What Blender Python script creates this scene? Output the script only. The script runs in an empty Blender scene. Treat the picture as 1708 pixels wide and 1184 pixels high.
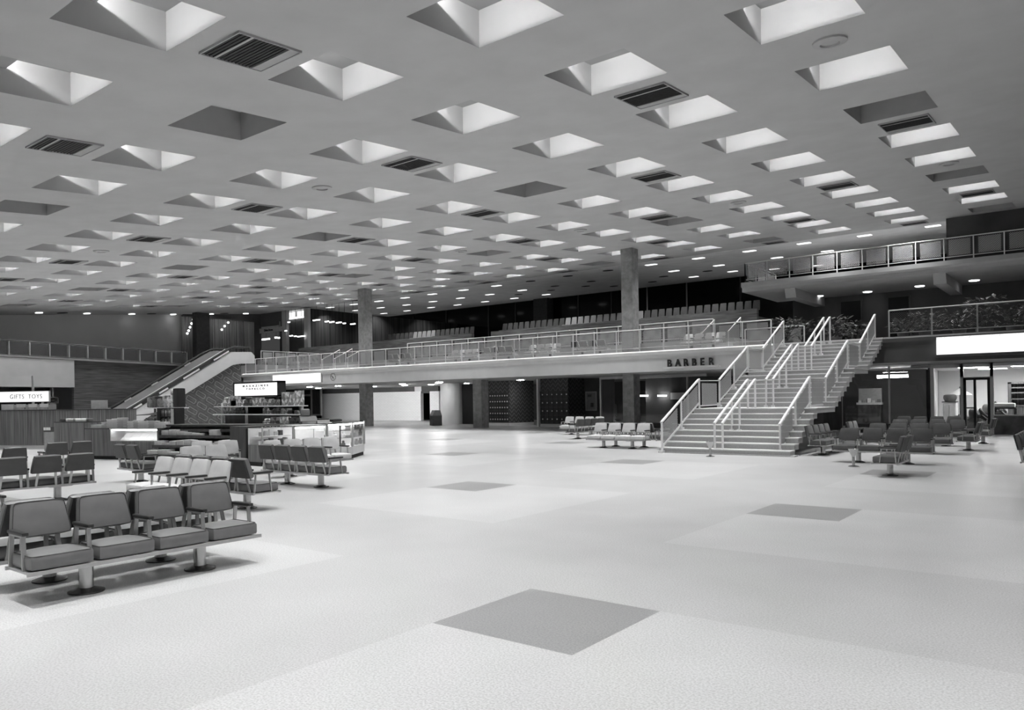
import bpy, bmesh, math, random
from math import sin, cos, pi, radians as R
from mathutils import Matrix, Vector
random.seed(7)
SC = bpy.context.scene
COL = SC.collection
G = 1.1                                   # final size factor of the whole place

# ------------------------------------------------------------------ survey of the hall
FOC, YAW, HY, HX, ROLL, EYE = 1262.7575, .6591, 666.2754, 854.594, -.0148, 1.55
CZ0, CSL = 1.55 + (5.4864 - 1.55) * 1.153, .0819          # ceiling plane z = CZ0 + CSL * y
def ray(u, v):
    a, b = u - HX, v - HY
    c, s = cos(ROLL), sin(ROLL)
    l, z = (a * c + b * s) / FOC, -(-a * s + b * c) / FOC
    return Vector((-sin(YAW) + l * cos(YAW), cos(YAW) + l * sin(YAW), z))
EYEP = Vector((0, 0, EYE))
def PZ(u, v, z=0.0):
    r = ray(u, v); return EYEP + r * ((z - EYE) / r.z)
def PY(u, v, y):
    r = ray(u, v); return EYEP + r * (y / r.y)
def PX(u, v, x):
    r = ray(u, v); return EYEP + r * (x / r.x)
def PC(u, v):
    r = ray(u, v); return EYEP + r * ((CZ0 - EYE) / (r.z - CSL * r.y))
def cz(y): return CZ0 + CSL * y

# ------------------------------------------------------------------ materials
def newmat(n):
    m = bpy.data.materials.new(n); m.use_nodes = True
    t = m.node_tree; t.nodes.clear()
    return m, t, t.nodes, t.links
def g3(v): return (v, v, v, 1)
class NT:
    def __init__(s, t): s.t, s.n, s.l = t, t.nodes, t.links
    def val(s, sock, x):
        if isinstance(x, (int, float)): sock.default_value = x
        else: s.l.new(x, sock)
    def m(s, op, a, b=0.0, c=None):
        n = s.n.new('ShaderNodeMath'); n.operation = op
        s.val(n.inputs[0], a); s.val(n.inputs[1], b)
        if c is not None: s.val(n.inputs[2], c)
        return n.outputs[0]
    def coord(s, scale=(1, 1, 1), rot=(0, 0, 0)):
        c = s.n.new('ShaderNodeTexCoord'); p = s.n.new('ShaderNodeMapping')
        p.inputs['Scale'].default_value = scale; p.inputs['Rotation'].default_value = rot
        s.l.new(c.outputs['Object'], p.inputs[0]); return p.outputs[0]
    def xyz(s):
        c = s.n.new('ShaderNodeTexCoord'); q = s.n.new('ShaderNodeSeparateXYZ')
        s.l.new(c.outputs['Object'], q.inputs[0]); return q.outputs
    def noise(s, vec, scale, detail=3):
        n = s.n.new('ShaderNodeTexNoise'); n.inputs['Scale'].default_value = scale
        n.inputs['Detail'].default_value = detail
        if vec is not None: s.l.new(vec, n.inputs['Vector'])
        return n.outputs['Fac']
    def ramp(s, fac, a, b, p0=0.0, p1=1.0, const=False):
        n = s.n.new('ShaderNodeValToRGB'); e = n.color_ramp.elements
        e[0].position, e[1].position = p0, p1
        e[0].color, e[1].color = g3(a), g3(b)
        if const: n.color_ramp.interpolation = 'CONSTANT'
        s.l.new(fac, n.inputs[0]); return n.outputs[0]
    def mix(s, fac, a, b):
        n = s.n.new('ShaderNodeMix'); n.data_type = 'RGBA'
        s.val(n.inputs['Factor'], fac)
        for k, x in ((6, a), (7, b)):
            if isinstance(x, (int, float)): n.inputs[k].default_value = g3(x)
            else: s.l.new(x, n.inputs[k])
        return n.outputs[2]
    def out(s, col, rough=.6, metal=0.0, spec=.4, bump=None, bstr=.1):
        b = s.n.new('ShaderNodeBsdfPrincipled'); o = s.n.new('ShaderNodeOutputMaterial')
        if isinstance(col, (int, float)): b.inputs['Base Color'].default_value = g3(col)
        else: s.l.new(col, b.inputs['Base Color'])
        s.val(b.inputs['Roughness'], rough)
        b.inputs['Metallic'].default_value = metal
        b.inputs['Specular IOR Level'].default_value = spec
        if bump is not None:
            q = s.n.new('ShaderNodeBump'); q.inputs['Strength'].default_value = bstr
            q.inputs['Distance'].default_value = .01
            s.l.new(bump, q.inputs['Height']); s.l.new(q.outputs[0], b.inputs['Normal'])
        s.l.new(b.outputs[0], o.inputs[0]); return b
MATS = {}
def plain(name, v, rough=.6, var=.12, scale=6, metal=0.0, spec=.4, stretch=(1, 1, 1)):
    m, t, n, l = newmat(name); k = NT(t)
    f = k.noise(k.coord(stretch), scale, 4)
    k.out(k.ramp(f, v * (1 - var), v * (1 + var), .3, .7), rough, metal, spec)
    MATS[name] = m; return m
def emit(name, s, base=.8):
    m, t, n, l = newmat(name)
    e = n.new('ShaderNodeEmission'); e.inputs['Strength'].default_value = s
    e.inputs['Color'].default_value = g3(1)
    o = n.new('ShaderNodeOutputMaterial'); l.new(e.outputs[0], o.inputs[0])
    MATS[name] = m; return m
def glass(name, tint=.9, refl=.08):
    m, t, n, l = newmat(name)
    tr = n.new('ShaderNodeBsdfTransparent'); tr.inputs[0].default_value = g3(tint)
    gl = n.new('ShaderNodeBsdfGlossy'); gl.inputs['Roughness'].default_value = .03
    fr = n.new('ShaderNodeLayerWeight'); fr.inputs['Blend'].default_value = .25
    mm = n.new('ShaderNodeMath'); mm.operation = 'MULTIPLY_ADD'; mm.inputs[1].default_value = .5; mm.inputs[2].default_value = refl
    l.new(fr.outputs['Fresnel'], mm.inputs[0])
    mx = n.new('ShaderNodeMixShader'); l.new(mm.outputs[0], mx.inputs[0]); l.new(tr.outputs[0], mx.inputs[1]); l.new(gl.outputs[0], mx.inputs[2])
    o = n.new('ShaderNodeOutputMaterial'); l.new(mx.outputs[0], o.inputs[0])
    MATS[name] = m; return m
def screen(name, v, pitch, wire, axis):
    """woven wire screen: holes are transparent; axis picks the two in-plane directions"""
    m, t, n, l = newmat(name); k = NT(t); c = k.xyz()
    a, b = c[axis[0]], c[axis[1]]
    p = k.m('ADD', a, b); q = k.m('SUBTRACT', a, b)
    f1 = k.m('LESS_THAN', k.m('FRACT', k.m('DIVIDE', p, pitch)), wire)
    f2 = k.m('LESS_THAN', k.m('FRACT', k.m('DIVIDE', q, pitch)), wire)
    f = k.m('MAXIMUM', f1, f2)
    tr = n.new('ShaderNodeBsdfTransparent'); d = n.new('ShaderNodeBsdfDiffuse'); d.inputs[0].default_value = g3(v)
    mx = n.new('ShaderNodeMixShader'); l.new(f, mx.inputs[0]); l.new(tr.outputs[0], mx.inputs[1]); l.new(d.outputs[0], mx.inputs[2])
    o = n.new('ShaderNodeOutputMaterial'); l.new(mx.outputs[0], o.inputs[0])
    MATS[name] = m; return m

plain('ceiling_plaster', .475, .9, .05, 1.2)
plain('soffit_plaster', .80, .9, .08, 1.2)
plain('coffer_white', .40, .8, .02, 3)
plain('coffer_dull', .38, .9, .04, 3)
plain('vent_frame', .36, .6, .05, 5)
plain('vent_dark', .022, .6, .1, 8)
plain('plaster_light', .70, .8, .05, 1.5)
plain('plaster_mid', .42, .8, .05, 1.5)
plain('plaster_wall', .5, .85, .06, .6)
plain('plaster_dark', .085, .8, .15, 1)
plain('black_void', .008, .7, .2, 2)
plain('concrete', .25, .85, .22, 5)
plain('concrete_dark', .05, .85, .2, 5)
plain('paint_white', .74, .35, .03, 3)
plain('paint_grey', .42, .45, .04, 3)
plain('stair_terrazzo', .52, .5, .12, 60)
plain('stair_nosing', .80, .5, .05, 40)
plain('stair_riser', .42, .6, .12, 40)
plain('vinyl_mid', .15, .38, .08, 9)
plain('vinyl_light', .58, .42, .06, 9)
plain('vinyl_dark', .075, .38, .1, 9)
plain('dark_rear', .055, .5, .1, 9)
plain('steel', .46, .25, .06, 4, 1.0, .5, (3, 3, .3))
plain('frame_metal', .48, .35, .05, 6, .6)
plain('chrome_dark', .10, .25, .1, 5, .8)
plain('arm_pad', .018, .4, .2, 6)
plain('wood_dark', .035, .5, .4, 8, 0, .4, (1, 1, .2))
plain('marble', .16, .4, .4, 3)
plain('shelf_white', .75, .5, .03, 3)
plain('paper_white', .75, .7, .05, 8)
plain('paper_grey', .5, .7, .15, 8)
plain('rubber', .012, .5, .1, 5)
plain('leaf', .03, .5, .6, 3)
plain('leaf_pale', .2, .45, .5, 3)
plain('seat_shell_light', .33, .5, .1, 5)
plain('seat_shell_dark', .075, .5, .15, 5)
plain('letter_dark', .015, .5, .1, 5)
plain('letter_faint', .07, .6, .1, 5)
plain('curtain', .34, .85, .55, 1.0, 0, .2, (9, 9, .1))
plain('curtain_dark', .028, .85, .7, 1.0, 0, .2, (7, 7, .15))
plain('panel_dark', .04, .8, .2, 14)
plain('fabric_dark', .055, .8, .3, 10)
def printed(name, v):
    m, t, n, l = newmat(name); k = NT(t)
    vo = n.new('ShaderNodeTexVoronoi'); vo.inputs['Scale'].default_value = 11; l.new(k.coord(), vo.inputs['Vector'])
    sx = n.new('ShaderNodeSeparateXYZ'); l.new(vo.outputs['Color'], sx.inputs[0])
    k.out(k.ramp(sx.outputs[0], v * .35, min(.85, v * 1.45), .25, .75), .55); MATS[name] = m
for i, v in enumerate((.06, .14, .28, .5, .75)):
    plain('goods_%s' % 'abcde'[i], v, .6, .1, 9); printed('print_%s' % 'abcde'[i], v)
emit('lamp_tube_glow', 165)
emit('downlight_glow', 1.6)
emit('edge_glow', 5)
emit('soffit_glow', 60)
emit('sign_glow', 1.3)
emit('sign_glow_soft', 2.0)
emit('shop_panel_glow', 45)
emit('case_glow', 20)
emit('bulb_glow', 4)
glass('shop_glass', .92, .03)
glass('case_glass', .96, .02)
screen('screen_long', .42, .075, .34, (0, 2))
screen('screen_dim', .10, .075, .22, (0, 2))
screen('screen_dark', .05, .06, .42, (1, 2))
screen('screen_cross', .42, .075, .34, (1, 2))

def _floor():
    m, t, n, l = newmat('terrazzo_floor'); k = NT(t); c = k.xyz()
    fx = k.m('FRACT', k.m('ADD', k.m('DIVIDE', k.m('SUBTRACT', c[0], -3.6954), 5.8543), 50.0))
    fy = k.m('FRACT', k.m('ADD', k.m('DIVIDE', k.m('SUBTRACT', 4.9825, c[1]), 5.9421), 50.0))
    lit = k.m('MULTIPLY', k.m('LESS_THAN', fx, .6), k.m('LESS_THAN', fy, .6))
    drk = k.m('MULTIPLY', k.m('LESS_THAN', fx, .1985), k.m('LESS_THAN', fy, .1955))
    v = k.coord()
    big = k.noise(v, .9, 4); sp = k.noise(v, 75, 2)
    spk = k.ramp(sp, .62, 1.04, .36, .60)
    base = k.mix(lit, .485, .545); base = k.mix(drk, base, .29)
    cl = k.ramp(big, .90, 1.05, .25, .75)
    mu = n.new('ShaderNodeMix'); mu.data_type = 'RGBA'; mu.blend_type = 'MULTIPLY'; mu.inputs['Factor'].default_value = 1
    l.new(base, mu.inputs[6]); l.new(cl, mu.inputs[7])
    m2 = n.new('ShaderNodeMix'); m2.data_type = 'RGBA'; m2.blend_type = 'MULTIPLY'; m2.inputs['Factor'].default_value = .7
    l.new(mu.outputs[2], m2.inputs[6]); l.new(spk, m2.inputs[7])
    k.out(m2.outputs[2], .31, 0, .45)
    MATS['terrazzo_floor'] = m
_floor()
def _wood():
    m, t, n, l = newmat('wood_slats'); k = NT(t)
    f = k.noise(k.coord((9, 9, .25)), 3, 5); f2 = k.noise(k.coord((30, 30, .2)), 2, 2)
    k.out(k.mix(.5, k.ramp(f, .03, .19, .35, .65), k.ramp(f2, .03, .22, .4, .6)), .5)
    MATS['wood_slats'] = m
    m, t, n, l = newmat('stone_courses'); k = NT(t)
    f = k.noise(k.coord((.5, .5, 9)), 1.6, 5); f2 = k.noise(k.coord((1.2, 1.2, 26)), 1.0, 3)
    k.out(k.mix(.5, k.ramp(f, .025, .11, .3, .7), k.ramp(f2, .03, .12, .35, .65)), .85)
    MATS['stone_courses'] = m
    m, t, n, l = newmat('stone_grey'); k = NT(t)
    f = k.noise(k.coord((.8, .8, 10)), 1.6, 5)
    k.out(k.ramp(f, .07, .17, .3, .7), .85)
    MATS['stone_grey'] = m
_wood()
def _brickmat(name, ax, rot, bw, rh, mort, c1, c2, cm, scale=1.0, bump=0):
    m, t, n, l = newmat(name); k = NT(t); c = k.xyz()
    cb = n.new('ShaderNodeCombineXYZ')
    l.new(c[ax[0]], cb.inputs[0]); l.new(c[ax[1]], cb.inputs[1])
    mp = n.new('ShaderNodeMapping'); mp.inputs['Rotation'].default_value = (0, 0, rot); l.new(cb.outputs[0], mp.inputs[0])
    b = n.new('ShaderNodeTexBrick'); l.new(mp.outputs[0], b.inputs['Vector'])
    b.inputs['Scale'].default_value = scale
    b.inputs['Brick Width'].default_value = bw; b.inputs['Row Height'].default_value = rh
    b.inputs['Mortar Size'].default_value = mort; b.inputs['Mortar Smooth'].default_value = .1
    b.inputs['Color1'].default_value = g3(c1); b.inputs['Color2'].default_value = g3(c2); b.inputs['Mortar'].default_value = g3(cm)
    k.out(b.outputs['Color'], .6); MATS[name] = m
_brickmat('tile_wall_white', (0, 2), 0, .34, .11, .006, .90, .87, .62)
def _capsules():
    # rounded oblong outlines in slanting courses on a dark wall (plane x = const)
    m, t, n, l = newmat('capsule_pattern'); k = NT(t); c = k.xyz()
    s, q = sin(R(30)), cos(R(30))
    a = k.m('SUBTRACT', k.m('MULTIPLY', c[1], q), k.m('MULTIPLY', c[2], s))
    b = k.m('ADD', k.m('MULTIPLY', c[1], s), k.m('MULTIPLY', c[2], q))
    # a runs along the course (down to the right), b across it
    row = k.m('FLOOR', k.m('DIVIDE', b, .58))
    aa = k.m('ADD', k.m('DIVIDE', a, .82), k.m('MULTIPLY', row, .5))
    pa = k.m('MULTIPLY', k.m('ABSOLUTE', k.m('SUBTRACT', k.m('FRACT', aa), .5)), .82)
    pb = k.m('MULTIPLY', k.m('ABSOLUTE', k.m('SUBTRACT', k.m('FRACT', k.m('DIVIDE', b, .58)), .5)), .58)
    da = k.m('MAXIMUM', k.m('SUBTRACT', pa, .25), 0.0); db = k.m('MAXIMUM', k.m('SUBTRACT', pb, .07), 0.0)
    d = k.m('SQRT', k.m('ADD', k.m('MULTIPLY', da, da), k.m('MULTIPLY', db, db)))
    line = k.m('LESS_THAN', k.m('ABSOLUTE', k.m('SUBTRACT', d, .07)), .015)
    l2 = k.m('LESS_THAN', k.m('FRACT', k.m('DIVIDE', b, .29)), .10)
    f = k.m('MAXIMUM', line, k.m('MULTIPLY', l2, .18))
    nz = k.noise(k.coord((1, 1, 1)), 4, 3)
    k.out(k.mix(f, k.ramp(nz, .075, .12, .3, .7), .30), .7)
    MATS['capsule_pattern'] = m
    m, t, n, l = newmat('zigzag_pattern'); k = NT(t); c = k.xyz()
    h = k.m('ADD', c[0], k.m('MULTIPLY', c[1], .8))
    tri = k.m('PINGPONG', h, .17)
    f = k.m('FRACT', k.m('DIVIDE', k.m('ADD', c[2], k.m('MULTIPLY', tri, 1.2)), .24))
    k.out(k.mix(k.m('LESS_THAN', f, .2), .045, .15), .7)
    MATS['zigzag_pattern'] = m
_capsules()
def _nightglass():
    m, t, n, l = newmat('night_glass'); k = NT(t)
    f = k.noise(k.coord((.2, .2, 3)), 2, 3)
    k.out(k.ramp(f, .002, .006), .12, 0, .25); MATS['night_glass'] = m
    m, t, n, l = newmat('brass_lit'); k = NT(t)
_nightglass()

# ------------------------------------------------------------------ mesh helpers
class MB:
    def __init__(s, T=None): s.v, s.f, s.mi, s.T, s.cm = [], [], [], T or Matrix(), 0
    def add(s, vs, fs):
        o = len(s.v); s.v += [s.T @ Vector(p) for p in vs]
        s.f += [[i + o for i in q] for q in fs]; s.mi += [s.cm] * len(fs); return s
    def box(s, x0, x1, y0, y1, z0, z1):
        return s.add([(x, y, z) for z in (z0, z1) for y in (y0, y1) for x in (x0, x1)],
                     [(0, 2, 3, 1), (4, 5, 7, 6), (0, 1, 5, 4), (2, 6, 7, 3), (0, 4, 6, 2), (1, 3, 7, 5)])
    def poly(s, pts): return s.add(pts, [tuple(range(len(pts)))])
    def extrude(s, pts, vec):
        n = len(pts); vec = Vector(vec); a = [Vector(p) for p in pts]
        return s.add(a + [p + vec for p in a], [tuple(range(n))[::-1], tuple(range(n, 2 * n))] +
                     [(i, (i + 1) % n, (i + 1) % n + n, i + n) for i in range(n)])
    def tube(s, pts, r, n=8, cap=True):
        pts = [Vector(p) for p in pts]; rings = []
        for i, p in enumerate(pts):
            d = (pts[min(i + 1, len(pts) - 1)] - pts[max(i - 1, 0)]).normalized()
            a = d.orthogonal().normalized() if abs(d.z) > .95 else d.cross(Vector((0, 0, 1))).normalized()
            b = d.cross(a)
            rr = r[i] if isinstance(r, (list, tuple)) else r
            rings.append([p + a * (rr * cos(2 * pi * k / n)) + b * (rr * sin(2 * pi * k / n)) for k in range(n)])
        vs = [q for ring in rings for q in ring]
        fs = [(i * n + k, i * n + (k + 1) % n, (i + 1) * n + (k + 1) % n, (i + 1) * n + k) for i in range(len(pts) - 1) for k in range(n)]
        if cap: fs += [tuple(range(n))[::-1], tuple(range((len(pts) - 1) * n, len(pts) * n))]
        return s.add(vs, fs)
    def lathe(s, prof, c=(0, 0, 0), n=16):
        vs = [(c[0] + r * cos(2 * pi * k / n), c[1] + r * sin(2 * pi * k / n), c[2] + z) for r, z in prof for k in range(n)]
        m = len(prof)
        fs = [(i * n + k, i * n + (k + 1) % n, (i + 1) * n + (k + 1) % n, (i + 1) * n + k) for i in range(m - 1) for k in range(n)]
        fs += [tuple(range(n))[::-1], tuple(range((m - 1) * n, m * n))]
        return s.add(vs, fs)
    def bar(s, p, q, w, d, up=(0, 0, 1)):
        p, q = Vector(p), Vector(q); t = (q - p).normalized(); up = Vector(up)
        a = t.cross(up)
        if a.length < .05: a = t.cross(Vector((1, 0, 0)))
        a.normalize(); b = a.cross(t).normalized()
        c = [a * sx * w / 2 + b * sy * d / 2 for sx, sy in ((-1, -1), (1, -1), (1, 1), (-1, 1))]
        return s.add([p + x for x in c] + [q + x for x in c], [(3, 2, 1, 0), (4, 5, 6, 7), (0, 1, 5, 4), (1, 2, 6, 5), (2, 3, 7, 6), (3, 0, 4, 7)])
    def cushion(s, c, h, r, crown=0.0, taper=0.0, M=None, n=5):
        """rounded box: centre c, half sizes h, edge radius r; crown lifts the +z face; taper narrows the top in x"""
        M = M or Matrix(); c = Vector(c); idx = {}; vs = []; fs = []
        def vid(i, j, k):
            key = (i, j, k)
            if key in idx: return idx[key]
            u = []
            for q, e in zip(key, h):
                t = 2.0 * q / n - 1; u.append(t)
            p = Vector([max(-(e - r), min(e - r, t * e)) for t, e in zip(u, h)])
            d = Vector([t * e for t, e in zip(u, h)]) - p
            w = Vector([0, 0, 0])
            for a in range(3):
                if abs(u[a]) > .999: w[a] = u[a]
                elif abs(d[a]) > 1e-9: w[a] = d[a] / r
            if w.length > 1e-6: p = p + w.normalized() * r
            if u[2] > .999: p.z += crown * (1 - u[0] ** 2) * (1 - u[1] ** 2)
            p.x *= 1 - taper * (p.z / h[2] + 1) / 2
            vs.append(M @ p + c); idx[key] = len(vs) - 1
            return idx[key]
        for a in range(n):
            for b in range(n):
                for side in (0, n):
                    q = [vid(a, b, side), vid(a + 1, b, side), vid(a + 1, b + 1, side), vid(a, b + 1, side)]
                    fs.append(q if side else q[::-1])
                    q = [vid(a, side, b), vid(a + 1, side, b), vid(a + 1, side, b + 1), vid(a, side, b + 1)]
                    fs.append(q[::-1] if side else q)
                    q = [vid(side, a, b), vid(side, a + 1, b), vid(side, a + 1, b + 1), vid(side, a, b + 1)]
                    fs.append(q if side else q[::-1])
        return s.add(vs, fs)
    def mesh(s, name, mats, smooth=False):
        me = bpy.data.meshes.new(name); me.from_pydata([tuple(p) for p in s.v], [], s.f)
        for m in (mats if isinstance(mats, (list, tuple)) else [mats]): me.materials.append(MATS[m])
        me.polygons.foreach_set('material_index', s.mi)
        me.update()
        bm = bmesh.new(); bm.from_mesh(me); bmesh.ops.recalc_face_normals(bm, faces=bm.faces); bm.to_mesh(me); bm.free()
        if smooth:
            me.polygons.foreach_set('use_smooth', [True] * len(me.polygons))
            try: me.set_sharp_from_angle(angle=R(40))
            except Exception: pass
        return me
    def build(s, name, mats, parent=None, smooth=False):
        o = bpy.data.objects.new(name, s.mesh(name, mats, smooth)); COL.objects.link(o)
        if parent is not None: o.parent = parent
        return o
def T(name, label, cat, loc=(0, 0, 0), rz=0.0, group=None):
    o = bpy.data.objects.new(name, None); COL.objects.link(o); o.empty_display_size = .2
    o.location = loc; o.rotation_euler = (0, 0, R(rz)); return tag(o, label, cat, group)
def tag(o, label, cat, group=None):
    o['label'] = label; o['category'] = cat
    if group: o['group'] = group
    return o
def ST(name, mb, mats, smooth=False):
    o = mb.build(name, mats, None, smooth); o['kind'] = 'structure'; return o
def copy_tree(o, parent=None):
    c = o.copy(); COL.objects.link(c)
    if parent is not None: c.parent = parent
    for ch in list(o.children): copy_tree(ch, c)
    return c
def kids(o, extra=None):
    return list(o.children)
ORD = ['zeroth', 'first', 'second', 'third', 'fourth', 'fifth', 'sixth', 'seventh', 'eighth', 'ninth', 'tenth', 'eleventh', 'twelfth', 'thirteenth', 'fourteenth', 'fifteenth', 'sixteenth', 'seventeenth', 'eighteenth', 'nineteenth', 'twentieth']
def ordn(i):
    if i <= 20: return ORD[i]
    tens = {2: 'twenty', 3: 'thirty', 4: 'forty', 5: 'fifty'}[i // 10]
    return (tens[:-1] + 'ieth') if i % 10 == 0 else tens + '-' + ORD[i % 10]
def text(name, body, size, mat, parent, loc, rot, ex=.01, align='LEFT', sx=1.0, bold=0.0, spacing=1.0):
    c = bpy.data.curves.new(name, 'FONT'); c.body = body; c.size = size; c.extrude = ex; c.offset = bold
    c.align_x = align; c.space_character = spacing
    o = bpy.data.objects.new(name, c); COL.objects.link(o)
    dg = bpy.context.evaluated_depsgraph_get()
    me = bpy.data.meshes.new_from_object(o.evaluated_get(dg)); bpy.data.objects.remove(o)
    me.materials.clear(); me.materials.append(MATS[mat])
    o = bpy.data.objects.new(name, me); COL.objects.link(o); o.parent = parent
    o.location = loc; o.rotation_euler = rot; o.scale = (sx, 1, 1)
    return o

# ================================================================== THE HALL
EX0, EX1 = -57.4, 7.0          # ceiling extent in x
EY0, EYM, EY1 = -4.0, 38.75, 57.2
AX, BY = 2.703 * 1.153, 2.7436 * 1.153
CX0, CY0 = -3.5771 * 1.153, 10.2638 * 1.153
CW, CL, CH = AX * .487, BY * .478, .56          # coffer opening and depth
FZ, TZ, UZ = 3.6, 4.2, 7.2     # mezzanine floor, rear tier, upper balcony
FY = 29.9                      # mezzanine edge
WX = -57.2

ST('floor', MB().box(-75, 10, -4, 60, -.2, 0), 'terrazzo_floor')

# --- coffered ceiling (openings where the coffers sit)
coffers = [(i, j) for i in range(1, 17) for j in range(-4, 9)]
xs = sorted([EX0, EX1] + [CX0 - (i - 1) * AX for i in range(1, 17)] + [CX0 - (i - 1) * AX + CW for i in range(1, 17)])
ys = sorted([EY0, EYM] + [CY0 + j * BY for j in range(-4, 9)] + [CY0 + j * BY - CL for j in range(-4, 9)])
ys = [y for y in ys if EY0 <= y <= EYM]
def inhole(x, y):
    i = math.floor((CX0 + CW - x) / AX) + 1
    fx = CX0 - (i - 1) * AX
    if not (1 <= i <= 16 and fx < x < fx + CW): return False
    j = math.ceil((y - CY0) / BY)
    fy = CY0 + j * BY
    return -4 <= j <= 8 and fy - CL < y < fy
b = MB()
for a in range(len(xs) - 1):
    for c in range(len(ys) - 1):
        if inhole((xs[a] + xs[a + 1]) / 2, (ys[c] + ys[c + 1]) / 2): continue
        b.poly([(xs[a], ys[c], cz(ys[c])), (xs[a + 1], ys[c], cz(ys[c])), (xs[a + 1], ys[c + 1], cz(ys[c + 1])), (xs[a], ys[c + 1], cz(ys[c + 1]))])
# slab above, closing the ceiling
b.extrude([(EX0, EY0, cz(EY0) + .75), (EX1, EY0, cz(EY0) + .75), (EX1, EYM, cz(EYM) + .75), (EX0, EYM, cz(EYM) + .75)], (0, 0, .1))
ST('ceiling', b, 'ceiling_plaster')
ST('ceiling_rear', MB().extrude([(EX0, EYM, cz(EYM) - .01), (EX1, EYM, cz(EYM) - .01), (EX1, EY1, cz(EY1) - .01), (EX0, EY1, cz(EY1) - .01)], (0, 0, .2)), 'soffit_plaster')

# --- coffer recesses: lit and unlit
LY = CY0
def coffer_mesh():
    b = MB(); z = lambda y: CSL * y
    h = CH
    p = lambda x, y, d: (x, y, z(y) + d)
    b.poly([p(0, 0, 0), p(CW, 0, 0), p(CW, 0, h), p(0, 0, h)])
    b.poly([p(0, -CL, 0), p(CW, -CL, 0), p(CW, -CL, h), p(0, -CL, h)])
    b.poly([p(0, 0, 0), p(0, -CL, 0), p(0, -CL, h), p(0, 0, h)])
    b.poly([p(CW, 0, 0), p(CW, -CL, 0), p(CW, -CL, h), p(CW, 0, h)])
    b.poly([p(0, 0, h), p(CW, 0, h), p(CW, -CL, h), p(0, -CL, h)])
    return b
me_lit = coffer_mesh().mesh('coffer', 'coffer_white'); me_off = coffer_mesh().mesh('coffer_unlit', 'coffer_dull')
b = MB(); yb = -CL
ye = -CL * .63
b.extrude([(0.01, yb + .005, CSL * yb + .44), (0.01, ye, CSL * ye + .38), (0.01, ye, CSL * ye + .408), (0.01, yb + .005, CSL * yb + .47)], (CW - .02, 0, 0))
me_baf = b.mesh('baffle', 'coffer_dull')
b = MB(); yt = -CL * .80
b.box(.006, CW - .006, yt - .014, yt + .014, CSL * yt + CH - .058, CSL * yt + CH - .03)
me_tube = b.mesh('lamp_tube', 'lamp_tube_glow')
LD = bpy.data.lights.new('coffer_lamp', 'AREA'); LD.shape = 'RECTANGLE'; LD.size = CW * .35 * G; LD.size_y = CL * .16 * G
LD.energy = 72; LD.spread = R(84)
def mesh_obj(name, me, parent=None, loc=(0, 0, 0)):
    o = bpy.data.objects.new(name, me); COL.objects.link(o); o.parent = parent; o.location = loc; return o
for i, j in coffers:
    off = (i % 3 == 1 and j % 3 == 2)
    x, y = CX0 - (i - 1) * AX, CY0 + j * BY
    o = mesh_obj('unlit_ceiling_coffer' if off else 'ceiling_coffer', me_off if off else me_lit, None, (x, y, cz(y)))
    tag(o, '%s square ceiling coffer, %s from rear edge, %s row from right' % ('unlit' if off else 'lit', ordn(9 - j), ordn(i)),
        'ceiling light', 'unlit ceiling coffers' if off else 'lit ceiling coffers')
    if not off:
        mesh_obj('lamp_tube', me_tube, o); mesh_obj('baffle', me_baf, o)
        q = bpy.data.objects.new('lamp', LD); COL.objects.link(q); q.parent = o
        q.location = (CW / 2, -CL * .50, CSL * -CL * .50 + CH - .03)
# --- air vents
def vent_proto():
    b = MB(); w, l = AX * .31, BY * .31
    z = lambda y: CSL * y
    def slab(x0, x1, y0, y1, d0, d1): b.extrude([(x0, y0, z(y0) + d0), (x1, y0, z(y0) + d0), (x1, y1, z(y1) + d0), (x0, y1, z(y1) + d0)], (0, 0, d1 - d0))
    t = .02
    slab(-t, w + t, -t, 0, -.035, .0); slab(-t, w + t, l, l + t, -.035, 0); slab(-t, 0, 0, l, -.035, 0)
    slab(w, w + t, 0, l, -.035, 0); slab(0, w, l * .20, l * .24, -.03, 0); slab(0, w, l * .84, l, -.025, 0)
    fr = b.mesh('vent_frame', 'vent_frame'); b = MB()
    slab(0, w, 0, l * .84, -.012, -.002)
    for k in range(14): slab(0, w, l * .84 * k / 14 + .01, l * .84 * k / 14 + .025, -.024, -.012)
    return fr, b.mesh('vent_grille', 'vent_dark')
vf, vg = vent_proto()
for j in range(-2, 9, 2):
    for i in range(0, 16):
        if i % 2 != (j // 2 + 1) % 2: continue
        x, y = CX0 - (i + .905 - 1) * AX, CY0 + (j + .11) * BY
        o = T('ceiling_vent', 'dark ceiling vent, %s from right in the %s vent line from rear edge' % (ordn(i // 2 + 1), ordn((8 - j) // 2 + 1)), 'vent', (x, y, cz(y)), 0, 'ceiling vents')
        mesh_obj('frame', vf, o); mesh_obj('grille', vg, o)
# --- small round diffusers
dm = MB().lathe([(.0, .0), (.26, .0), (.26, -.03), (.15, -.05), (.14, -.02), (.0, -.02)]).mesh('diffuser', 'plaster_mid', True)
for k, (i, j, nm) in enumerate([(0.73, .22, 'between the two front coffers at right'), (4.76, .22, 'among the middle coffers'), (0.74, 4.1, 'near an unlit coffer at right'),
        (4.8, 4.2, 'beyond the middle coffers'), (8.76, .22, 'among the left coffers'), (2.76, 4.2, 'far right of middle'), (6.8, 4.2, 'far left of middle')]):
    x, y = CX0 - (i - 1) * AX, CY0 + j * BY
    o = mesh_obj('ceiling_diffuser', dm, None, (x, y, cz(y))); o.rotation_euler = (math.atan(CSL), 0, 0)
    tag(o, 'small grey round ceiling diffuser ' + nm, 'diffuser', 'round ceiling diffusers')

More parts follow.
